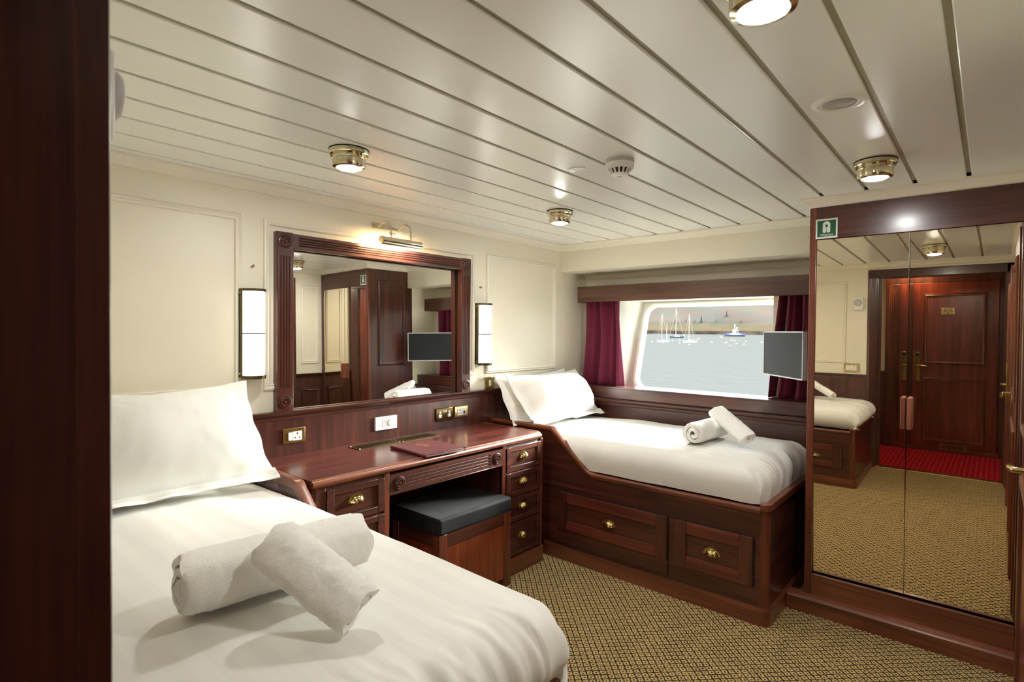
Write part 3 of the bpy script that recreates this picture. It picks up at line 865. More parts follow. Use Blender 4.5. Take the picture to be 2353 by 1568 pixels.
def duvet(name, x0, x1, y0, y1, zb, zt, label, bulge, seed, nu=90, nv=150, tuck=.008):
    """quilt tucked over a mattress: 1D wrap profiles in x and y"""
    hx_, hy_ = (x1 - x0) / 2, (y0 - y1) / 2
    cx, cy = (x0 + x1) / 2, (y0 + y1) / 2
    Hh = zt - zb
    def prof(s, half, r, bul):
        # s in [-1,1]; returns (pos, lift 0..1)
        a = abs(s); sg = 1 if s >= 0 else -1
        side, arcw = .10, .12
        if a > 1 - side:                       # vertical side
            q = (1 - a) / side                 # 0 bottom ->1
            return sg * (half - tuck * (1 - q) ** 2 - bul * .3 * (1 - q) + bul * .7 * math.sin(q * 1.6)), .42 * q
        if a > 1 - side - arcw:
            q = (1 - side - a) / arcw          # 0..1
            ang = q * math.pi / 2
            return sg * (half + bul * .7 * math.cos(ang) * 1 - r * (1 - math.cos(ang))), .42 + .52 * math.sin(ang)
        q = a / (1 - side - arcw)
        return sg * (half - r) * q, .94 + .06 * (1 - q * q)
    def fn(u, v):
        s, t = u * 2 - 1, v * 2 - 1
        px, lx = prof(s, hx_, .085, bulge); py, ly = prof(t, hy_, .095, bulge)
        z = zb + Hh * lx * ly
        x, y = cx + px, cy + py
        # plan-round the corners
        rr = .10
        ex, ey = abs(px) - (hx_ - rr), abs(py) - (hy_ - rr)
        if ex > 0 and ey > 0:
            m = math.hypot(ex, ey); mx = max(ex, ey)
            k = mx / m if m > 1e-6 else 1
            k = 1 - (1 - k) * .8
            x = cx + math.copysign(hx_ - rr + ex * k, px); y = cy + math.copysign(hy_ - rr + ey * k, py)
        p = Vector((x, y, z))
        # soft wrinkles: broad on top, radiating pleats at the foot
        z += .006 * noise.noise(p * 4 + Vector((seed, 0, 0))) + .004 * noise.noise(Vector((x * 9, y * 3, seed))) * min(1, lx * ly * 1.3)
        foot = max(0, (y1 + .22 - y) / .22)
        if y < y1 + .30 and lx * ly > .02:
            pl_ = noise.noise(Vector((x * 22 + .8 * math.sin(y * 9), y * 4, seed + 3))) + .6 * noise.noise(Vector((x * 48 + y * 8, y * 5, seed + 5)))
            amp = .017 * min(1, foot) * min(1, lx * ly * 3)
            y += -amp * pl_ * 1.3; z += amp * pl_ * .6
        side = max(0, (abs(px) - hx_ + .06) / .06)
        pl2 = noise.noise(Vector((y * 14, z * 5, seed + 9)))
        x += math.copysign(.006 * min(1, side) * pl2 * min(1, lx * 4), px)
        return (x, y, z)
    b = MB().grid(fn, nu, nv)
    return tag(obj(name, b, DUVET, smooth=180, origin=(cx, cy, zb)), label, 'duvet')
duvet('duvet', -.741, .118, -.02, -1.668, .545, .738, 'white striped duvet made up on the bed under the window', .006, 2.0, nu=120, nv=190, tuck=.0)
duvet('duvet', XL + .004, -2.338, -.02, -1.735, .545, .738, 'white striped duvet on the near bed at left', .022, 7.0, nu=120, nv=190, tuck=.036)


def pillow(cx, wdt, hgt, thick, base, topp, label, seed, group, fl=.05, dx=0.0, nu=70, nv=50, open_side=0):
    """base=(y,z) of the lower edge, topp=(y,z) of the upper edge; leaning pillow, face towards the room"""
    by, bz = base; ty, tz = topp
    e2 = Vector((dx, ty - by, tz - bz)).normalized(); e1 = Vector((1, 0, 0))
    nr = e1.cross(e2)
    c0 = Vector((cx, by, bz))
    if nr.y > 0: nr = -nr
    def fn_side(sgn):
        def fn(u, v):
            a, b_ = u * 2 - 1, v * 2 - 1
            iw = 1 - 2 * fl / wdt; ih = 1 - 2 * fl / hgt
            qa, qb = min(1, abs(a) / iw), min(1, abs(b_) / ih)
            tk = thick * (max(0, 1 - qa ** 2.6) ** .55) * (max(0, 1 - qb ** 2.4) ** .55)
            # pinch the outline slightly between the corners
            pin = 1 - .05 * (1 - b_ * b_) * abs(a) ** 3; pin2 = 1 - .045 * (1 - a * a) * abs(b_) ** 3
            X_ = a * wdt / 2 * pin; Y_ = b_ * hgt / 2 * pin2
            flap = max(0, max(abs(a) - iw, 0) / (1 - iw), max(abs(b_) - ih, 0) / (1 - ih))
            wv = .030 * flap * noise.noise(Vector((X_ * 9 + seed, Y_ * 9, 3.1)))
            wr = .010 * noise.noise(Vector((X_ * 6 + seed, Y_ * 7, 1))) + .003 * noise.noise(Vector((X_ * 22 + seed, Y_ * 12, 5)))
            cr = .010 * noise.noise(Vector((math.atan2(b_, a) * 5 + seed, .5, 0))) * (min(1, abs(a * b_) * 2.2))
            d_ = sgn * (tk * (1 + 0) * (.62 if sgn > 0 else .38)) + (wr + cr) * (1 if tk > .004 else .3) * (1 if sgn > 0 else .4) + wv
            if flap > 0 and b_ < 0: d_ += .03 * flap * max(0, -b_) * (1 if abs(b_) > ih else .3)
            p = c0 + e1 * (X_ + .008 * noise.noise(Vector((b_ * 3, seed, a)))) + e2 * (Y_ + hgt / 2) + nr * (d_ + sgn * .0015)
            p.z += -.02 * (1 - a * a) * max(0, b_) ** 3
            return tuple(p)
        return fn
    b = MB().grid(fn_side(1), nu, nv)
    f2 = MB().grid(fn_side(-1), nu, nv)
    b.add(f2.v, [q[::-1] for q in f2.f])
    # sew the rim
    R = nv + 1; off = (nu + 1) * R
    rim = [(i * R, (i + 1) * R) for i in range(nu)] + [(nu * R + j, nu * R + j + 1) for j in range(nv)] + [((i + 1) * R + nv, i * R + nv) for i in range(nu)][::-1] + [(j + 1, j) for j in range(nv)][::-1]
    for p, q in rim: b.f.append((q, p, p + off, q + off)); b.m.append(0)
    zmin = min(v[2] for v in b.v)
    return tag(obj('pillow', b, LINEN, smooth=180, origin=(cx, by, bz)), label, 'pillow', group)
PG = 'white pillows at the bed heads'
pillow(-.345, .80, .40, .25, (-.335, .732), (-.135, .995), 'front white pillow leaning at head of the bed by the window', 1.3, PG)
pillow(-.40, .78, .36, .10, (-.20, .730), (-.07, 1.0), 'rear white pillow behind the front one by the window', 5.7, PG)
pillow(-2.70, .70, .46, .27, (-.35, .735), (-.13, 1.045), 'front white pillow leaning at head of the near bed', 9.1, PG)
pillow(-2.68, .66, .40, .10, (-.20, .735), (-.07, 1.03), 'rear white pillow tucked behind the front one on the near bed', 12.4, PG)


def towel(A, B, R, label, seed, flat=1.0, turns=3.2, th=.016, roll=0.0, group='rolled white towels'):
    A, B = Vector(A), Vector(B)
    ax = (B - A).normalized(); t = Vector((0, 0, 1))
    e1 = ax.cross(t).normalized(); e2 = e1.cross(ax).normalized()
    if e2.z < 0: e2 = -e2
    e1r = e1 * math.cos(roll) + e2 * math.sin(roll); e2r = -e1 * math.sin(roll) + e2 * math.cos(roll)
    n = int(turns * 44); L = (B - A).length; nl = 64
    r0 = th * .55
    def cen(i, w):
        q = i / n; a = math.radians(-118) - (1 - q) * turns * 2 * math.pi
        r = r0 + (R - th / 2 - r0) * q + w * th / 2
        r *= 1 + .05 * noise.noise(Vector((math.cos(a) * 1.3 + seed, math.sin(a) * 1.3, q * 3)))
        return r * math.cos(a), r * math.sin(a) * flat
    prof = [cen(i, 1) for i in range(n + 1)] + [cen(n, .6), ] * 0
    outer_ = [cen(i, .96) for i in range(n + 1)]; inner_ = [cen(i, -.96) for i in range(n + 1)]
    b = MB(); v = []
    def P(u, vv, l):
        sft = .011 * noise.noise(Vector((u * 25 + seed, vv * 25, 0))) * (1 if l in (0, 1) else 0)
        k = 1 - .10 * abs(2 * l - 1) ** 14
        bow = .003 * noise.noise(Vector((l * 5, math.atan2(vv, u) * 1.2, seed)))
        p = A + ax * (l * L + (sft if l in (0, 1) else 0)) + e1r * (u * k) + e2r * (vv * k)
        nn = Vector(p) * 60
        rr = math.hypot(u, vv) or 1
        dd = .0022 * noise.noise(Vector(p) * 130) + .0016 * noise.noise(nn) + bow
        return tuple(p + (e1r * (u / rr) + e2r * (vv / rr)) * dd)
    prof2 = outer_ + inner_[::-1]; m = len(prof2)
    for k in range(nl + 1):
        l = k / nl
        for u, vv in prof2: v.append(P(u, vv, l))
    fs = []
    for k in range(nl):
        for i in range(m):
            j = (i + 1) % m; fs.append((k * m + i, k * m + j, (k + 1) * m + j, (k + 1) * m + i))
    for k in (0, nl):
        for i in range(n):
            a_, b_, c_, d_ = k * m + i, k * m + i + 1, k * m + (m - 2 - i), k * m + (m - 1 - i)
            fs.append((a_, b_, c_, d_) if k else (d_, c_, b_, a_))
    b.add(v, fs)
    o = obj('rolled_towel', b, TERRY, smooth=70, origin=(A + B) / 2)
    return tag(o, label, 'towel', group)
towel((-2.975, -1.215, .806), (-2.580, -1.258, .806), .081, 'large rolled white towel lying across the near bed', .4, flat=.94, turns=2.4, th=.019)
towel((-2.838, -1.306, .886), (-2.752, -1.500, .772), .066, 'small folded white towel leaning on the large roll, near bed', 2.0, flat=.54, turns=2.0, th=.020, roll=-.6)
towel((-.560, -1.262, .795), (-.19, -1.285, .795), .071, 'rolled white towel lying on the bed by the window, spiral end showing', 1.1, turns=2.1, th=.0205)
towel((-.335, -1.290, .897), (-.462, -1.505, .785), .056, 'small white towel propped on the roll on the window bed', 3.0, flat=.58, turns=2.0, th=.019, roll=-.5)

# ------------------------------------------------------------------ wardrobe
wd = thing('wardrobe', (-.2, -2.16, 0), 'tall mahogany wardrobe with two mirrored doors at right', 'wardrobe')
obj('end_panel', MB().box(XW + .02, .05, YW - .02, YW, 0, ZB - .002).box(XW + .02, -.001, YW - .02, YW, ZB - .002, ZC + .002), WZ, wd)
obj('end_moulding', MB().sweep([(-.335, 1.05), (-.05, 1.05), (-.05, 1.81), (-.335, 1.81)], mould, lambda u, v, h: (u, YW + h, v), closed=True), WZ, wd, smooth=40)
obj('corner_stile', MB().box(XW, XW + .03, YW - .030, YW + .001, .08, ZC + .001), EZ, wd, bevel=.004)
obj('corner_stile', MB().box(XW, XW + .03, YR, -2.522, .08, ZC + .001), WZ, wd, bevel=.004)
obj('fascia', MB().box(XW + .001, XW + .02, -2.522, YW - .030, 1.771, ZC + .001), WY, wd)
obj('bottom_rail', MB().box(XW + .001, XW + .02, -2.522, YW - .030, .08, .180).box(XW - .0005, XW + .002, -2.522, YW - .030, .152, .180), EY, wd, bevel=.001)
obj('plinth', MB().prism([(XW - .032, 0), (XW - .032, .066), (XW - .026, .074), (XW - .024, .080), (XW - .012, .085), (XW + .02, .085), (XW + .02, 0)], lambda u, v, q: (u, q, v), YR, -1.705), EY, wd, smooth=30)
obj('carcass', MB().box(XW + .06, .05, YR, YW - .02, .05, ZC), BLACK, wd)
def bowx(z):   # gentle warp of the glass, as its reflections show
    zs = [.18, .61, .71, .89, 1.14, 1.63, 1.77]; sl = [.046, .041, .032, .014, .003, -.004, -.004]
    def slope(q):
        for a in range(len(zs) - 1):
            if q <= zs[a + 1]: 
                k = (q - zs[a]) / (zs[a + 1] - zs[a]); return sl[a] + (sl[a + 1] - sl[a]) * k
        return sl[-1]
    x = 0; n_ = 40; step = (z - 1.14) / n_
    for i in range(n_): x -= slope(1.14 + step * (i + .5)) * step
    return x
def door(y0, y1, yaw, nm, strip):
    o0 = (XW + .006, (y0 + y1) / 2)
    def fx(y, z): return o0[0] + bowx(z) + yaw * (y - o0[1])
    b = MB().grid(lambda u, v: (fx(y1 + (y0 - y1) * u, .184 + 1.584 * v), y1 + (y0 - y1) * u, .184 + 1.584 * v), 2, 60)
    g2 = MB().grid(lambda u, v: (fx(y1 + (y0 - y1) * u, .184 + 1.584 * v) + .005, y1 + (y0 - y1) * u, .184 + 1.584 * v), 2, 60)
    dr = obj('mirror_door', MB().box(XW + .042, XW + .058, y1, y0, .183, 1.769), WZ, wd)
    m = b; m.add(g2.v, [q[::-1] for q in g2.f])
    obj('mirror_panel', m, MIRRORW, dr, smooth=180, fix=False)
    ye = y1 if strip else y0
    return dr, fx
dL, fL = door(-1.803, -2.1590, -.010, 'left', True)
dR, fR = door(-2.1625, -2.521, .004, 'right', False)
b = MB().grid(lambda u, v: (fL(-2.159, .184 + 1.584 * v) - .001 + .006 * u, -2.1595, .184 + 1.584 * v), 1, 40)
b = MB()
for i in range(40):
    za, zb_ = .184 + 1.584 * i / 40, .184 + 1.584 * (i + 1) / 40
    xa = (fL(-2.159, za) + fL(-2.159, zb_)) / 2
    b.box(xa - .001, xa + .008, -2.1606, -2.1580, za, zb_)
obj('edge_strip', b, CHROME, dL)
for dr, ya, yb_ in ((dL, -2.1405, -2.1590), (dR, -2.1635, -2.1830)):
    xh = XW + .006
    obj('handle', MB().box(xh - .032, xh + .012, yb_, ya, .918, 1.057), wood('handle_wood', 2, srgb(120, 66, 48), srgb(146, 84, 62), srgb(160, 98, 74), coat=.1), dr, bevel=.005, seg=3)

# lifejacket sign
sg = thing('lifejacket_sign', (XW - .002, -1.842, 1.775), 'green safety sign reading Lifejacket at top corner of the wardrobe', 'sign')
sf = lambda u, v, h: (XW - h, -1.842 - u, 1.8185 + v)
obj('sign_plate', MB().prism([(-.045, -.0455), (.045, -.0455), (.045, .0455), (-.045, .0455)], sf, 0, .0015), SIGNW, sg)
obj('sign_field', MB().prism([(-.0385, -.037), (.0385, -.037), (.0385, .0385), (-.0385, .0385)], sf, .0015, .0019), GREEN, sg)
jk = arc((0, .018), .0155, 0, 180, 14) + arc((-.0083, -.0125), .0072, 180, 350, 8) + [(-.0009, -.010), (-.0009, .006)] + arc((0, .0135), .0062, 235, -55, 14) + [(.0009, .006), (.0009, -.010)] + arc((.0083, -.0125), .0072, 190, 360, 8)
obj('jacket_symbol', MB().prism(jk, sf, .0019, .0022), SIGNW, sg)
def text_obj(name, body, size, fn, m, parent, bold=True, dep=.0004):
    cu = bpy.data.curves.new(name, 'FONT'); cu.body = body; cu.size = size; cu.align_x = 'CENTER'; cu.align_y = 'CENTER'
    cu.offset = size * .008 if bold else 0
    tmp = bpy.data.objects.new(name + '_tmp', cu); COL.objects.link(tmp)
    dg = bpy.context.evaluated_depsgraph_get(); dg.update()
    me = bpy.data.meshes.new_from_object(tmp.evaluated_get(dg))
    b = MB().add([fn(v.co.x, v.co.y, 0) for v in me.vertices], [list(p.vertices) for p in me.polygons])
    bpy.data.objects.remove(tmp); bpy.data.meshes.remove(me); bpy.data.curves.remove(cu)
    return obj(name, b, m, parent, fix=False)
text_obj('lettering', 'Lifejacket', .0145, lambda u, v, h: sf(u, v - .0285, .0022), SIGNW, sg)

# ------------------------------------------------------------------ ceiling fixtures
def ceil_light(x, y, label):
    t = thing('ceiling_light', (x, y, H), label, 'lamp', 'round brass ceiling lights')
    P = lambda pr: [(r, h) for r, h in pr]
    obj('gasket', MB().lathe([(0, 0), (.070, 0), (.070, -.004), (0, -.004)], (x, y, H), n=40), BLACK, t, smooth=40)
    obj('base_ring', MB().lathe([(.03, -.004), (.069, -.004), (.0695, -.016), (.066, -.019), (.058, -.019), (.056, -.020), (.03, -.02)], (x, y, H), n=48), NICKEL, t, smooth=35)
    obj('collar', MB().lathe([(.04, -.019), (.0565, -.019), (.0575, -.030), (.0555, -.032), (.0555, -.035), (.0575, -.037), (.0575, -.056), (.0555, -.061), (.044, -.064), (.0415, -.059), (.03, -.055)], (x, y, H), n=48), NICKEL, t, smooth=35)
    obj('lens', MB().lathe([(.042, -.058), (.040, -.063), (.034, -.067), (.024, -.0692), (.011, -.0703), (0, -.0705)], (x, y, H), n=40), LENS, t, smooth=60)
    for k in range(3):
        b = MB()
        a = 2.1 * k + .7 + x
        px, py = x + .0625 * math.cos(a), y + .0625 * math.sin(a)
        b.lathe([(0, -.0235), (.003, -.023), (.0035, -.019)], (px, py, H), n=8)
        b.cyl((x + .056 * math.cos(a), y + .056 * math.sin(a), H - .027), (x + .062 * math.cos(a), y + .062 * math.sin(a), H - .027), .003, 8)
        obj('screw', b, BRASS, t, smooth=40)
ceil_light(-2.258, -.695, 'brass ceiling light on the left, over the dressing table mirror')
ceil_light(-.985, -.695, 'brass ceiling light nearest the far corner of the cabin')
ceil_light(-.955, -2.098, 'brass ceiling light in front of the wardrobe top')
ceil_light(-2.330, -2.112, 'largest brass ceiling light cut off by the top edge of the picture')
# smoke detector
sx, sy = -1.552, -1.378
t = thing('smoke_detector', (sx, sy, H), 'white smoke detector with dark slots on the ceiling', 'smoke detector')
obj('base', MB().lathe([(0, 0), (.052, 0), (.053, -.012), (0, -.012)], (sx, sy, H), n=40), GREYP, t, smooth=40)
obj('housing', MB().lathe([(.03, -.012), (.053, -.013), (.050, -.030), (.046, -.034), (.03, -.034)], (sx, sy, H), n=40), WPLAST, t, smooth=40)
obj('sensor_core', MB().lathe([(0, -.030), (.040, -.030), (.026, -.052), (0, -.052)], (sx, sy, H), n=32), DPLAST, t)
for k in range(14):
    b = MB()
    a = 2 * math.pi * k / 14; ca, sa = math.cos(a), math.sin(a)
    def q(r, wv, h): return (sx + r * ca - wv * sa, sy + r * sa + wv * ca, H + h)
    b.add([q(.047, -.003, -.032), q(.047, .003, -.032), q(.029, .0025, -.053), q(.029, -.0025, -.053), q(.041, -.003, -.030), q(.041, .003, -.030), q(.025, .0025, -.050), q(.025, -.0025, -.050)], [(0, 1, 2, 3), (4, 7, 6, 5), (0, 4, 5, 1), (1, 5, 6, 2), (2, 6, 7, 3), (3, 7, 4, 0)])
    obj('rib', b, WPLAST, t)
obj('bottom_cap', MB().lathe([(.015, -.049), (.031, -.050), (.030, -.055), (.022, -.059), (.010, -.060), (.010, -.058), (0, -.058)], (sx, sy, H), n=32), WPLAST, t, smooth=40)
obj('indicator', MB().lathe([(0, -.0605), (.009, -.0602), (.010, -.058)], (sx, sy, H), n=16), GREYP, t)
tag(obj('blanking_disc', MB().lathe([(0, -.006), (.028, -.006), (.033, -.004), (.034, -.001), (.034, 0), (0, 0)], (-1.562, -1.196, H), n=36), WPLAST, smooth=40, origin=(-1.562, -1.196, H)),
    'small white blanking disc on the ceiling beside the smoke detector', 'cap')
px, py = -1.629, -2.104
t = thing('ceiling_speaker', (px, py, H), 'white round loudspeaker set flush in the ceiling', 'speaker')
obj('rim', MB().lathe([(.042, -.004), (.046, -.0065), (.060, -.0055), (.068, -.002), (.0685, 0), (.042, 0)], (px, py, H), n=48), WPLAST, t, smooth=40)
gm = NT('perforated_grille'); gm.p.inputs['Roughness'].default_value = .5
_v = gm.n('ShaderNodeTexVoronoi'); _v.inputs['Scale'].default_value = 420; _v.inputs['Randomness'].default_value = .0
gm.l(gm.coord(), _v.inputs['Vector']); gm.l(gm.ramp(_v.outputs['Distance'], [(.25, srgb(110, 108, 104)), (.4, srgb(190, 188, 184))]), gm.p.inputs['Base Color'])
obj('grille', MB().lathe([(0, -.0055), (.040, -.0045), (.0425, -.003), (0, -.002)], (px, py, H), n=40), gm.m, t, smooth=40)
obj('badge', MB().lathe([(0, -.0064), (.004, -.0062), (.005, -.005)], (px, py, H), n=12), SILVER, t)

# ------------------------------------------------------------------ doorway, left jamb, cabin door
b = MB()
jam = struct(bpy.data.objects.new('trim_14', None)); COL.objects.link(jam); jam.location = (XL, -2.1, 0); WO[jam.name] = Vector((XL, -2.1, 0))
# left jamb: architrave with stepped reveal
yl = -1.738
sec = [(XL + .008, -1.672), (XL + .011, -1.690), (XL + .007, -1.700), (XL + .009, yl + .012), (XL + .005, yl), (XL - .022, yl), (XL - .024, yl - .008), (XL - .046, yl - .008), (XL - .048, yl - .030), (XL - .085, yl - .030), (XL - .09, yl - .010), (XL - .12, yl - .010), (XL - .12, -1.66), (XL - .08, -1.66), (XL - .08, -1.70), (XL, -1.70), (XL, -1.672)]
obj('jamb', MB().prism(sec, XYZ, 0, 1.90), WZ, jam, smooth=30)
secr = [(XL + .012, -2.548), (XL + .012, -2.50), (XL - .03, -2.50), (XL - .03, -2.49), (XL - .12, -2.49), (XL - .12, -2.555), (XL, -2.555)]
obj('jamb', MB().prism(secr, XYZ, 0, 1.90), WZ, jam)
obj('head', MB().box(XL - .12, XL + .012, -2.548, -1.672, 1.83, 1.905), WY, jam, bevel=.004)
obj('threshold', MB().box(XL - .10, XL - .03, -2.49, -1.76, -.012, .004), BRASS, jam, bevel=.002)

def door_leaf(name, fn, w_, h_, z0=.012, lab=None):
    t = struct(bpy.data.objects.new(name, None)); COL.objects.link(t)
    o_ = Vector(fn(w_ / 2, 0, 0)); t.location = o_; WO[t.name] = o_
    obj('leaf', MB().prism([(0, z0), (w_, z0), (w_, z0 + h_), (0, z0 + h_)], lambda u, v, q: fn(u, q, v), -.02, .02), DOORW, t, bevel=.002)
    for s in (-1, 1):
        for a, b_ in ((z0 + .14, .86), (1.03, z0 + h_ - .13)):
            obj('panel_moulding', MB().sweep([(.10, a), (w_ - .10, a), (w_ - .10, b_), (.10, b_)], mould, lambda u, v, h: fn(u, s * (.02 + h), v), closed=True), EZ, t, smooth=40)
    return t
dy = -2.532
fdoor = lambda u, q, v: (XL + .02 + u, dy + q, v)
d1 = door_leaf('door_1', fdoor, .71, 1.80)
for s in (-1, 1):
    pts = [(.655, .84), (.69, .84), (.69, 1.02), (.70, 1.06), (.69, 1.13), (.655, 1.13), (.645, 1.06), (.655, 1.02)]
    h = obj('lock_plate', MB().prism(pts, lambda u, v, q: fdoor(u, s * (.02 + q), v), 0, .012 if s > 0 else .006), BRASS, d1, bevel=.002)
    obj('lever_handle', MB().tube([fdoor(.672, s * .02, .98), fdoor(.672, s * (.05 if s > 0 else .026), .98), fdoor(.66, s * (.055 if s > 0 else .027), .98), fdoor(.57, s * (.055 if s > 0 else .027), .978)], .008, 10), BRASS, h, smooth=50)
obj('lock_face', MB().prism([(-.011, .86), (.011, .86), (.011, 1.10), (-.011, 1.10)], lambda u, v, q: fdoor(q, u, v), .7095, .712), CHROME, d1)
for z in (.93, 1.0, 1.05): obj('lock_slot', MB().prism([(-.006, z - .012), (.006, z - .012), (.006, z + .012), (-.006, z + .012)], lambda u, v, q: fdoor(q, u, v), .712, .7125), DPLAST, d1)

# corridor beyond the doorway
cy0, cy1, cxo = -3.4, -1.0, -4.52
struct(obj('trim_15', MB().box(cxo, XL - .06, cy0, cy1, -.03, -.002), REDC, origin=(cxo, cy0, 0)))
b = MB().box(cxo - .05, cxo, cy0, cy1, 0, 2.1).box(cxo, XL - .13, cy1, cy1 + .05, 0, 2.1).box(cxo, XL - .13, cy0 - .05, cy0, 0, 2.1).box(XL - .13, XL - .08, -1.665, cy1, 0, 2.1).box(XL - .13, XL - .08, cy0, -2.55, 0, 2.1)
b.box(XL - .13, XL - .08, -2.55, -1.665, 1.90, 2.1)
struct(obj('wall_corridor', b, CREAM))
struct(obj('ceiling_corridor', MB().box(cxo - .05, XL - .08, cy0 - .05, cy1 + .05, 2.1, 2.13), CEIL))
b = MB().box(cxo, cxo + .015, cy0, cy1, 0, .92)
struct(obj('trim_16', b, WZ))
fopp = lambda u, q, v: (cxo + .035 + q, -1.80 - u, v)
d2 = door_leaf('door_2', fopp, .66, 1.86)
obj('kick_strip', MB().prism([(-.03, .0), (.68, .0), (.68, .06), (-.03, .06)], lambda u, v, q: fopp(u, q, v), .02, .028), EY, d2)
g = obj('vent_grille', MB().prism([(.23, .035), (.45, .035), (.45, .115), (.23, .115)], lambda u, v, q: fopp(u, q, v), .028, .032), DKBRASS, d2)
for i in range(9): obj('vent_slot', MB().prism([(.265 + .018 * i, .05), (.273 + .018 * i, .05), (.273 + .018 * i, .10), (.265 + .018 * i, .10)], lambda u, v, q: fopp(u, q, v), .032, .0325), DPLAST, g)
h = obj('lock_plate', MB().prism([(.02, .83), (.065, .83), (.065, 1.14), (.02, 1.14)], lambda u, v, q: fopp(u, q, v), .02, .03), BRASS, d2, bevel=.002)
obj('card_slot', MB().prism([(.025, 1.10), (.06, 1.10), (.06, 1.125), (.025, 1.125)], lambda u, v, q: fopp(u, q, v), .03, .031), DPLAST, h)
obj('lever_handle', MB().tube([fopp(.042, .03, 1.0), fopp(.042, .07, 1.0), fopp(.06, .075, 1.0), fopp(.13, .075, .99)], .008, 10), BRASS, h, smooth=50)
npl = obj('number_plate', MB().prism([(.225, 1.535), (.335, 1.535), (.335, 1.605), (.225, 1.605)], lambda u, v, q: fopp(u, q, v), .021, .026), BRASS, d2, bevel=.002)
text_obj('number', '216', .042, lambda u, v, h: fopp(.28 - u if False else .28 + (-u), .0265, 1.578 + v), DPLAST, npl)
b = MB().lathe([(0, .001), (.005, .001), (.006, 0)], fopp(.28, .026, 1.549), (1, 0, 0), 14)
obj('number_emblem', b, DPLAST, npl)
frame2 = obj('frame', MB().box(cxo, cxo + .05, -1.80, -1.68, 0, 1.872).box(cxo, cxo + .05, -2.58, -2.46, 0, 1.872).box(cxo, cxo + .052, -2.58, -1.68, 1.873, 1.97), WZ, d2, bevel=.004)
for i in range(4): obj('flute', MB().box(cxo + .05, cxo + .054, -1.715 - .018 * i, -1.705 - .018 * i, .2, 1.82), EZ, frame2, bevel=.002)
cl = thing('corridor_light', (-4.32, -1.84, 2.1), 'unseen brass ceiling light added in the red carpeted corridor', 'lamp')  # added ceiling lamp standing in for the picture light over the far door
obj('base_ring', MB().lathe([(0, 0), (.07, 0), (.06, -.05), (0, -.05)], (-4.32, -1.84, 2.1), n=32), BRASS, cl, smooth=40)
obj('lens', MB().lathe([(.055, -.05), (.03, -.062), (0, -.065)], (-4.32, -1.84, 2.1), n=32), plain('corridor_lens', (.9, .9, .9, 1), .3, emis=((1, .76, .50, 1), 52)), cl, smooth=60)

# bathroom door on the rear wall
fb = lambda u, q, v: (-1.62 + u, YR + .022 + q, v)
d3 = door_leaf('door_3', fb, .78, 1.80)
obj('frame', MB().box(-.82, -.735, YR, YR + .035, 0, 1.814).box(-1.72, -1.635, YR, YR + .035, 0, 1.814).box(-1.72, -.735, YR, YR + .035, 1.815, 1.87), WZ, d3, bevel=.003)
h = obj('lock_plate', MB().prism([(.04, .9), (.075, .9), (.075, 1.08), (.04, 1.08)], lambda u, v, q: fb(u, q, v), .02, .026), BRASS, d3, bevel=.002)
obj('lever_handle', MB().tube([fb(.057, .026, 1.0), fb(.057, .06, 1.0), fb(.075, .065, 1.0), fb(.16, .065, .99)], .008, 10), BRASS, h, smooth=50)
# thermostat, triple switch on the left wall
t = thing('thermostat', (XL, -1.60, 1.60), 'white dial thermostat on the wall beside the doorway frame', 'thermostat')
obj('base', MB().box(XL, XL + .034, -1.645, -1.565, 1.545, 1.655), WPLAST, t, bevel=.006)
obj('dial', MB().lathe([(0, .014), (.026, .013), (.030, .009), (.031, 0)], (XL + .034, -1.602, 1.612), (1, 0, 0), 32), GREYP, t, smooth=40)
t = thing('light_switch', (XL, -1.555, .98), 'brass plate with three white rockers beside the doorway', 'switch')
obj('cover_plate', MB().box(XL, XL + .009, -1.62, -1.50, .975, 1.055), BRASS, t, bevel=.002)
for i in range(3): obj('rocker_switch', MB().box(XL + .009, XL + .013, -1.60 + .028 * i, -1.574 + .028 * i, .993, 1.037), WPLAST, t, bevel=.002)

# ------------------------------------------------------------------ outside: loch, hill, boats, buoys
SEA = -3.0
CAMP = Vector((-3.372, -2.428, 1.3263))
def sea_at(px, py, z=SEA):
    dr = cF + cR * ((px - 1176.5) / 1271.96) - cU * ((py - 784) / 1271.96)
    return CAMP + dr * ((z - CAMP.z) / dr.z)
sm = NT('grey_loch_water')
sm.p.inputs['Base Color'].default_value = (.064, .066, .066, 1); sm.p.inputs['Roughness'].default_value = .8; sm.p.inputs['Specular IOR Level'].default_value = .0
_n = sm.n('ShaderNodeTexNoise'); _n.inputs['Scale'].default_value = .5; _n.inputs['Detail'].default_value = 8; sm.l(sm.coord((1, .6, 1)), _n.inputs['Vector']); sm.bump(_n.outputs[0], .35, .5)
struct(obj('sea', MB().add([(3, -1500, SEA), (3000, -3000, SEA), (3000, 3000, SEA), (3, 1500, SEA)], [(0, 1, 2, 3)]), sm.m, origin=(0, 0, SEA)))
D_SH = 1700.0
hm = NT('haze_greyed_heather'); hm.p.inputs['Roughness'].default_value = 1; hm.p.inputs['Specular IOR Level'].default_value = 0  # heather and moor colours, greyed to stand in for distance haze
gpos = hm.n('ShaderNodeNewGeometry'); sp = hm.n('ShaderNodeSeparateXYZ'); hm.l(gpos.outputs['Position'], sp.inputs[0])
_n1 = hm.n('ShaderNodeTexNoise'); _n1.inputs['Scale'].default_value = .006; _n1.inputs['Detail'].default_value = 9; hm.l(hm.coord((1, 1, 2)), _n1.inputs['Vector'])
_n2 = hm.n('ShaderNodeTexNoise'); _n2.inputs['Scale'].default_value = .025; _n2.inputs['Detail'].default_value = 6; hm.l(hm.coord((1, 1, 2)), _n2.inputs['Vector'])
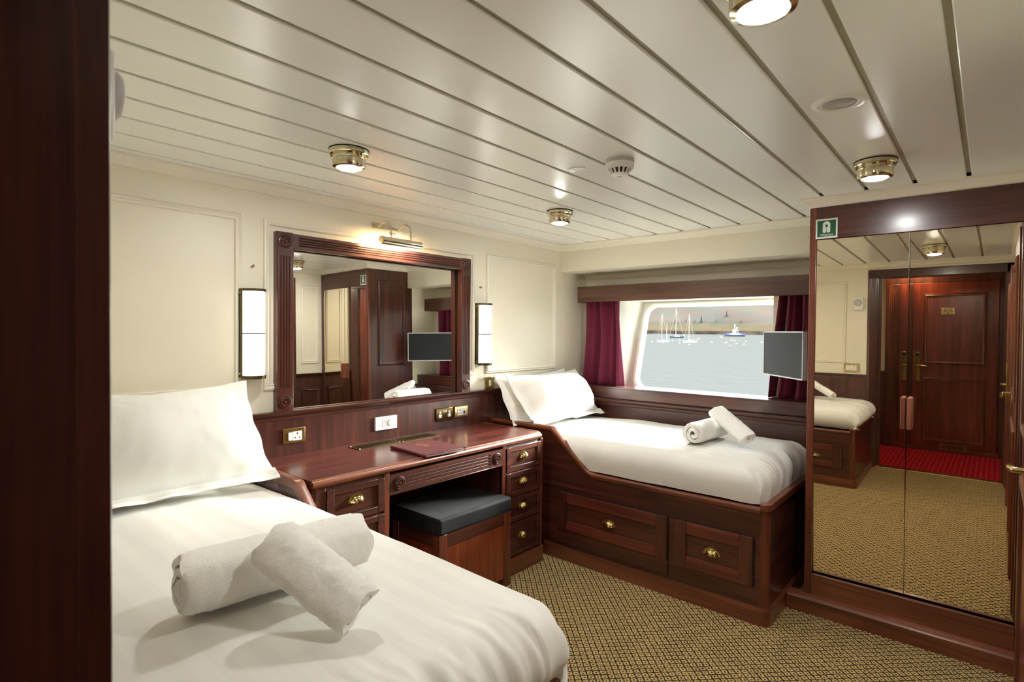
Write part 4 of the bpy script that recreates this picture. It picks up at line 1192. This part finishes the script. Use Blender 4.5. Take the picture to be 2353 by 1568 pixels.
up_ = hm.ramp(_n1.outputs[0], [(.32, srgb(80, 86, 80)), (.46, srgb(87, 83, 78)), (.56, srgb(93, 82, 76)), (.68, srgb(84, 86, 78))])
low_ = hm.ramp(_n2.outputs[0], [(.34, srgb(64, 72, 56)), (.48, srgb(80, 66, 54)), (.6, srgb(76, 72, 58)), (.7, srgb(66, 72, 56))])
mr = hm.n('ShaderNodeMapRange'); mr.inputs['From Min'].default_value = SEA + 26; mr.inputs['From Max'].default_value = SEA + 46; hm.l(sp.outputs[2], mr.inputs['Value'])
mx = hm.n('ShaderNodeMix', data_type='RGBA'); hm.l(mr.outputs[0], mx.inputs[0]); hm.l(low_, mx.inputs[6]); hm.l(up_, mx.inputs[7])
mr2 = hm.n('ShaderNodeMapRange'); mr2.inputs['From Min'].default_value = SEA + 8; mr2.inputs['From Max'].default_value = SEA + 12; hm.l(sp.outputs[2], mr2.inputs['Value'])
rk = hm.ramp(_n2.outputs[0], [(.4, srgb(46, 40, 37)), (.6, srgb(78, 68, 60))])
mx2 = hm.n('ShaderNodeMix', data_type='RGBA'); hm.l(mr2.outputs[0], mx2.inputs[0]); hm.l(rk, mx2.inputs[6]); hm.l(mx.outputs[2], mx2.inputs[7])
hm.l(mx2.outputs[2], hm.p.inputs['Base Color'])
ax_h = Vector((cF.x + cR.x * .4, cF.y + cR.y * .4, 0)).normalized()
lat = Vector((ax_h.y, -ax_h.x, 0))
def hill_z(a, dist):
    q = dist - D_SH
    if q < 0: return SEA - 2
    z = 0
    z += 11 * min(1, q / 14)
    z += .13 * max(0, q - 14)
    if q > 160: z += (q - 160) * .22
    z += 9 * noise.noise(Vector((a * .005, q * .006, 0))) * min(1, q / 150) + 60 * noise.noise(Vector((a * .0012, q * .0012, 4))) * min(1, q / 600)
    return SEA + z
def hill_fn(u, v):
    a = (u - .5) * 5200; q = -6 + 1500 * v ** 1.7
    p = CAMP + lat * a + ax_h * (D_SH + q + 25 * noise.noise(Vector((a * .01, 2, 0))))
    return (p.x, p.y, hill_z(a, D_SH + q) - (0 if q > 0 else .5))
struct(obj('hillside', MB().grid(hill_fn, 160, 90), hm.m, smooth=180, origin=(600, 400, SEA), fix=False))
CONI = plain('conifer_green', srgb(54, 68, 58), .9, noise_amt=.15, nscale=2)
def conifer(px, py_base, hpx, label):
    # tree standing on the slope where the ray meets the hillside
    dr = (cF + cR * ((px - 1176.5) / 1271.96) - cU * ((py_base - 784) / 1271.96))
    s_ = 1500.0
    for _ in range(2000):
        p = CAMP + dr * s_
        rel = p - CAMP; a = rel.dot(lat); q = rel.dot(ax_h)
        if q > D_SH and p.z <= hill_z(a, q): break
        s_ += .8
    hgt = hpx / 1271.96 * dr.dot(cF) * s_
    t = thing('conifer', p, label, 'tree', 'dark trees on the hillside')
    b = MB(); rnd = random.Random(int(px))
    for k in range(6):
        zb_ = p.z + hgt * (.12 + .14 * k); r = hgt * .26 * (1 - k / 6.6)
        b.lathe([(0, hgt * .26), (r * .35, hgt * .14), (r * rnd.uniform(.9, 1.1), 0), (0, hgt * .03)], (p.x, p.y, zb_), n=12)
    obj('foliage', b, CONI, t)
    obj('trunk', MB().cyl((p.x, p.y, p.z - 2), (p.x, p.y, p.z + hgt * .3), hgt * .025, 8), plain('bark', srgb(90, 76, 66), .9), t)
conifer(1612, 741, 17, 'tallest dark conifer on the shore between the yachts and the workboat')
conifer(1553, 742, 13, 'dark conifer directly behind the tall central mast')
conifer(1577, 739, 8, 'small conifer between the two right-hand yacht masts')
conifer(1597, 741, 8, 'small conifer just left of the tallest conifer')
conifer(1646, 739, 7, 'small conifer alone on slope right of the tallest conifer')
conifer(1670, 727, 14, 'dark rounded tree higher up the hillside above the workboat')
conifer(1703, 742, 9, 'conifer on the shore above the workboat stern')

WHITEH = plain('white_hull', srgb(240, 240, 236), .4)
NAVY = plain('navy_hull', srgb(60, 74, 96), .4)
BLUEH = plain('blue_paint', srgb(80, 104, 168), .5)
ALU = plain('mast_alloy', srgb(226, 222, 212), .4)
BLUC = plain('blue_canvas', srgb(30, 140, 190), .7)
RUST = plain('rust_band', srgb(120, 84, 74), .8)
def boat_axes(px, py, yawdeg):
    p = sea_at(px, py); v = (p - CAMP); v.z = 0; v.normalize()
    rt = Vector((v.y, -v.x, 0)); a = math.radians(yawdeg)
    fwd = (rt * math.cos(a) + v * math.sin(a)); sd = Vector((-fwd.y, fwd.x, 0))
    return p, (p - CAMP).dot(cF) / 1271.96, fwd, sd
def hull_mb(F, L, Bm, fb, sheer=.25):
    def fn(u, v):
        s = u * 2 - 1
        wv = Bm / 2 * (1 - max(0, s) ** 2.2) * (1 - .35 * max(0, -s) ** 3)
        a = (v - .5) * math.pi
        y = wv * math.sin(a) if True else 0
        z = -fb * .5 + (fb * 1.5) * (abs(math.sin(a)) ** 1.6) * (1 + sheer * s * s)
        return F(s * L / 2 * (.88 + .12 * abs(math.sin(a))), wv * math.copysign(abs(math.sin(a)) ** .6, math.sin(a)), z)
    b = MB().grid(fn, 24, 12)
    dk = MB()
    top = [fn(i / 24, 0) for i in range(25)] + [fn(i / 24, 1) for i in range(25)]
    b.add(top, [(i, i + 1, 26 + i, 25 + i) for i in range(24)])
    return b
def yacht(px, py, lpx, mpx, mfrac, yaw, label, hullm, cover, mizzen=None):
    p, k, fwd, sd = boat_axes(px, py, yaw)
    L = lpx * k / max(.35, abs(math.cos(math.radians(yaw)))); M = mpx * k
    F = lambda a, b_, z: tuple(p + fwd * a + sd * b_ + Vector((0, 0, z)))
    t = thing('sailing_yacht', p, label, 'boat', 'moored sailing yachts')
    fb = L * .09
    obj('hull', hull_mb(F, L, L * .3, fb), hullm, t, smooth=60)
    cb = MB().prism([(-L * .2, fb * .9), (L * .18, fb * .9), (L * .10, fb * 1.9), (-L * .17, fb * 1.9)], lambda u, v, q: F(u, q, v), -L * .08, L * .08)
    obj('cabin', cb, WHITEH, t)
    mx_ = L * mfrac
    ms = obj('mast', MB().cyl(F(mx_, 0, fb), F(mx_, 0, M), L * .012, 8), ALU, t)
    obj('spreader', MB().cyl(F(mx_, -L * .06, M * .55), F(mx_, L * .06, M * .55), L * .006, 6), ALU, ms)
    obj('boom', MB().cyl(F(mx_, 0, fb * 2.3), F(mx_ - L * .36, 0, fb * 2.1), L * .022, 8), cover, t)
    obj('rigging', MB().cyl(F(mx_, 0, M * .97), F(L * .48, 0, fb), L * .003, 5).cyl(F(mx_, 0, M * .97), F(-L * .48, 0, fb), L * .003, 5), ALU, t)
    if mizzen:
        obj('mizzen_mast', MB().cyl(F(-L * .3, 0, fb), F(-L * .3, 0, M * mizzen), L * .010, 8), ALU, t)
        obj('mizzen_boom', MB().cyl(F(-L * .3, 0, fb * 2.3), F(-L * .5, 0, fb * 2.2), L * .02, 8), cover, t)
    return t
yacht(1523.5, 786.5, 27, 66, .10, 180, 'white yacht with blue sail covers and a mizzen mast, leftmost of the boats', WHITEH, BLUC, mizzen=.66)
yacht(1555, 777, 33, 69, .06, 180, 'dark hulled yacht with the tallest mast, middle of the three', NAVY, NAVY)
yacht(1583, 788, 26, 66, .0, 150, 'white yacht lying in front, right of the dark hulled one', WHITEH, WHITEH)
p, k, fwd, sd = boat_axes(1688, 773.5, 180)
L = 47 * k
F = lambda a, b_, z: tuple(p + fwd * a + sd * b_ + Vector((0, 0, z)))
t = thing('workboat', p, 'blue and white workboat with wheelhouse moored right of the yachts', 'boat')
obj('hull', hull_mb(F, L, L * .3, L * .085, .5), BLUEH, t, smooth=60)
obj('boot_stripe', hull_mb(lambda a, b_, z: F(a * .985, b_ * 1.02, z * .45 + .0), L, L * .3, L * .085, .2), RUST, t, smooth=60)
obj('bulwark', MB().prism([(-L * .45, L * .085), (L * .28, L * .085), (L * .26, L * .14), (-L * .45, L * .125)], lambda u, v, q: F(u, q, v), -L * .1, L * .1), WHITEH, t)
wh = obj('wheelhouse', MB().prism([(-L * .18, L * .13), (L * .12, L * .13), (L * .08, L * .34), (-L * .14, L * .34)], lambda u, v, q: F(u, q, v), -L * .08, L * .08), WHITEH, t)
obj('wheelhouse_side', MB().prism([(-L * .17, L * .14), (-L * .06, L * .14), (-L * .06, L * .30), (-L * .14, L * .30)], lambda u, v, q: F(u, q, v), -L * .085, L * .085), BLUEH, wh)
obj('mast', MB().cyl(F(0, 0, L * .34), F(0, 0, L * .62), L * .012, 8).cyl(F(-L * .04, 0, L * .52), F(L * .04, 0, L * .52), L * .01, 6).cyl(F(-L * .1, 0, L * .34), F(-L * .1, 0, L * .43), L * .01, 6), ALU, t)
obj('radar', MB().cyl(F(-L * .15, 0, L * .43), F(-L * .06, 0, L * .43), L * .014, 8), WHITEH, t)
obj('deck_crate', MB().box(*[q for q in (0, 1)], 0, 1, 0, 1) if False else MB().prism([(L * .3, L * .11), (L * .36, L * .11), (L * .36, L * .15), (L * .3, L * .15)], lambda u, v, q: F(u, q, v), -L * .03, L * .03), plain('orange_crate', srgb(220, 130, 60), .6), t)
YB = plain('yellow_buoy', srgb(238, 204, 84), .5); OB = plain('red_buoy', srgb(214, 96, 84), .5); PB = plain('pale_buoy', srgb(240, 216, 206), .5)
buoys = [(1498, 786, 0), (1544.5, 784.5, 0), (1561, 782.5, 2), (1561, 789.5, 0), (1522, 788, 0), (1583.5, 793, 0), (1601, 781, 0), (1606, 779, 0), (1600, 786, 2), (1635.5, 787.5, 2), (1656, 774.5, 1), (1658, 776.5, 2), (1666.5, 788.5, 0), (1670, 788, 2), (1680, 782.5, 0), (1687.5, 784, 0), (1692, 790.5, 0), (1677, 795.5, 1), (1714, 786, 0), (1709.5, 792, 0), (1750, 787.5, 0), (1539, 775, 2)]
nmb = ['yellow', 'red', 'pale']
wh_y = ['left of the leftmost yacht', 'between the leftmost yacht and the dark yacht', 'below the tall mast, pale and faint', 'below the tall central mast', 'under the hull of the leftmost yacht', 'in front of the right-hand white yacht', 'just right of the white yachts, nearer one', 'just right of the white yachts, farther one', 'beside the stern of the right-hand yacht', 'alone in open water between yachts and workboat', 'left of the workboat bow', 'just under the red one by the workboat bow', 'below the workboat bow, left one of the pair', 'below the workboat bow, right one of the pair', 'below the workboat middle, left', 'below the workboat middle, right', 'below the workboat, lowest under its middle', 'nearest to the ship, below the workboat', 'right of the workboat, upper of two', 'right of the workboat, lower of two', 'beside the television edge, farthest right', 'at the bow of the dark yacht']
for (bx, by, ci), wv in zip(buoys, wh_y):
    p = sea_at(bx, by); k = (p - CAMP).dot(cF) / 1271.96; r = 1.9 * k
    o = obj('mooring_buoy', MB().lathe([(0, -r * .6), (r * .8, -r * .4), (r, .1 * r), (r * .8, r * .6), (r * .3, r * .85), (0, r * .95)], p, n=12), (YB, OB, PB)[ci], smooth=60, origin=p)
    tag(o, '%s mooring buoy %s' % (nmb[ci], wv), 'buoy', 'mooring buoys on the loch')
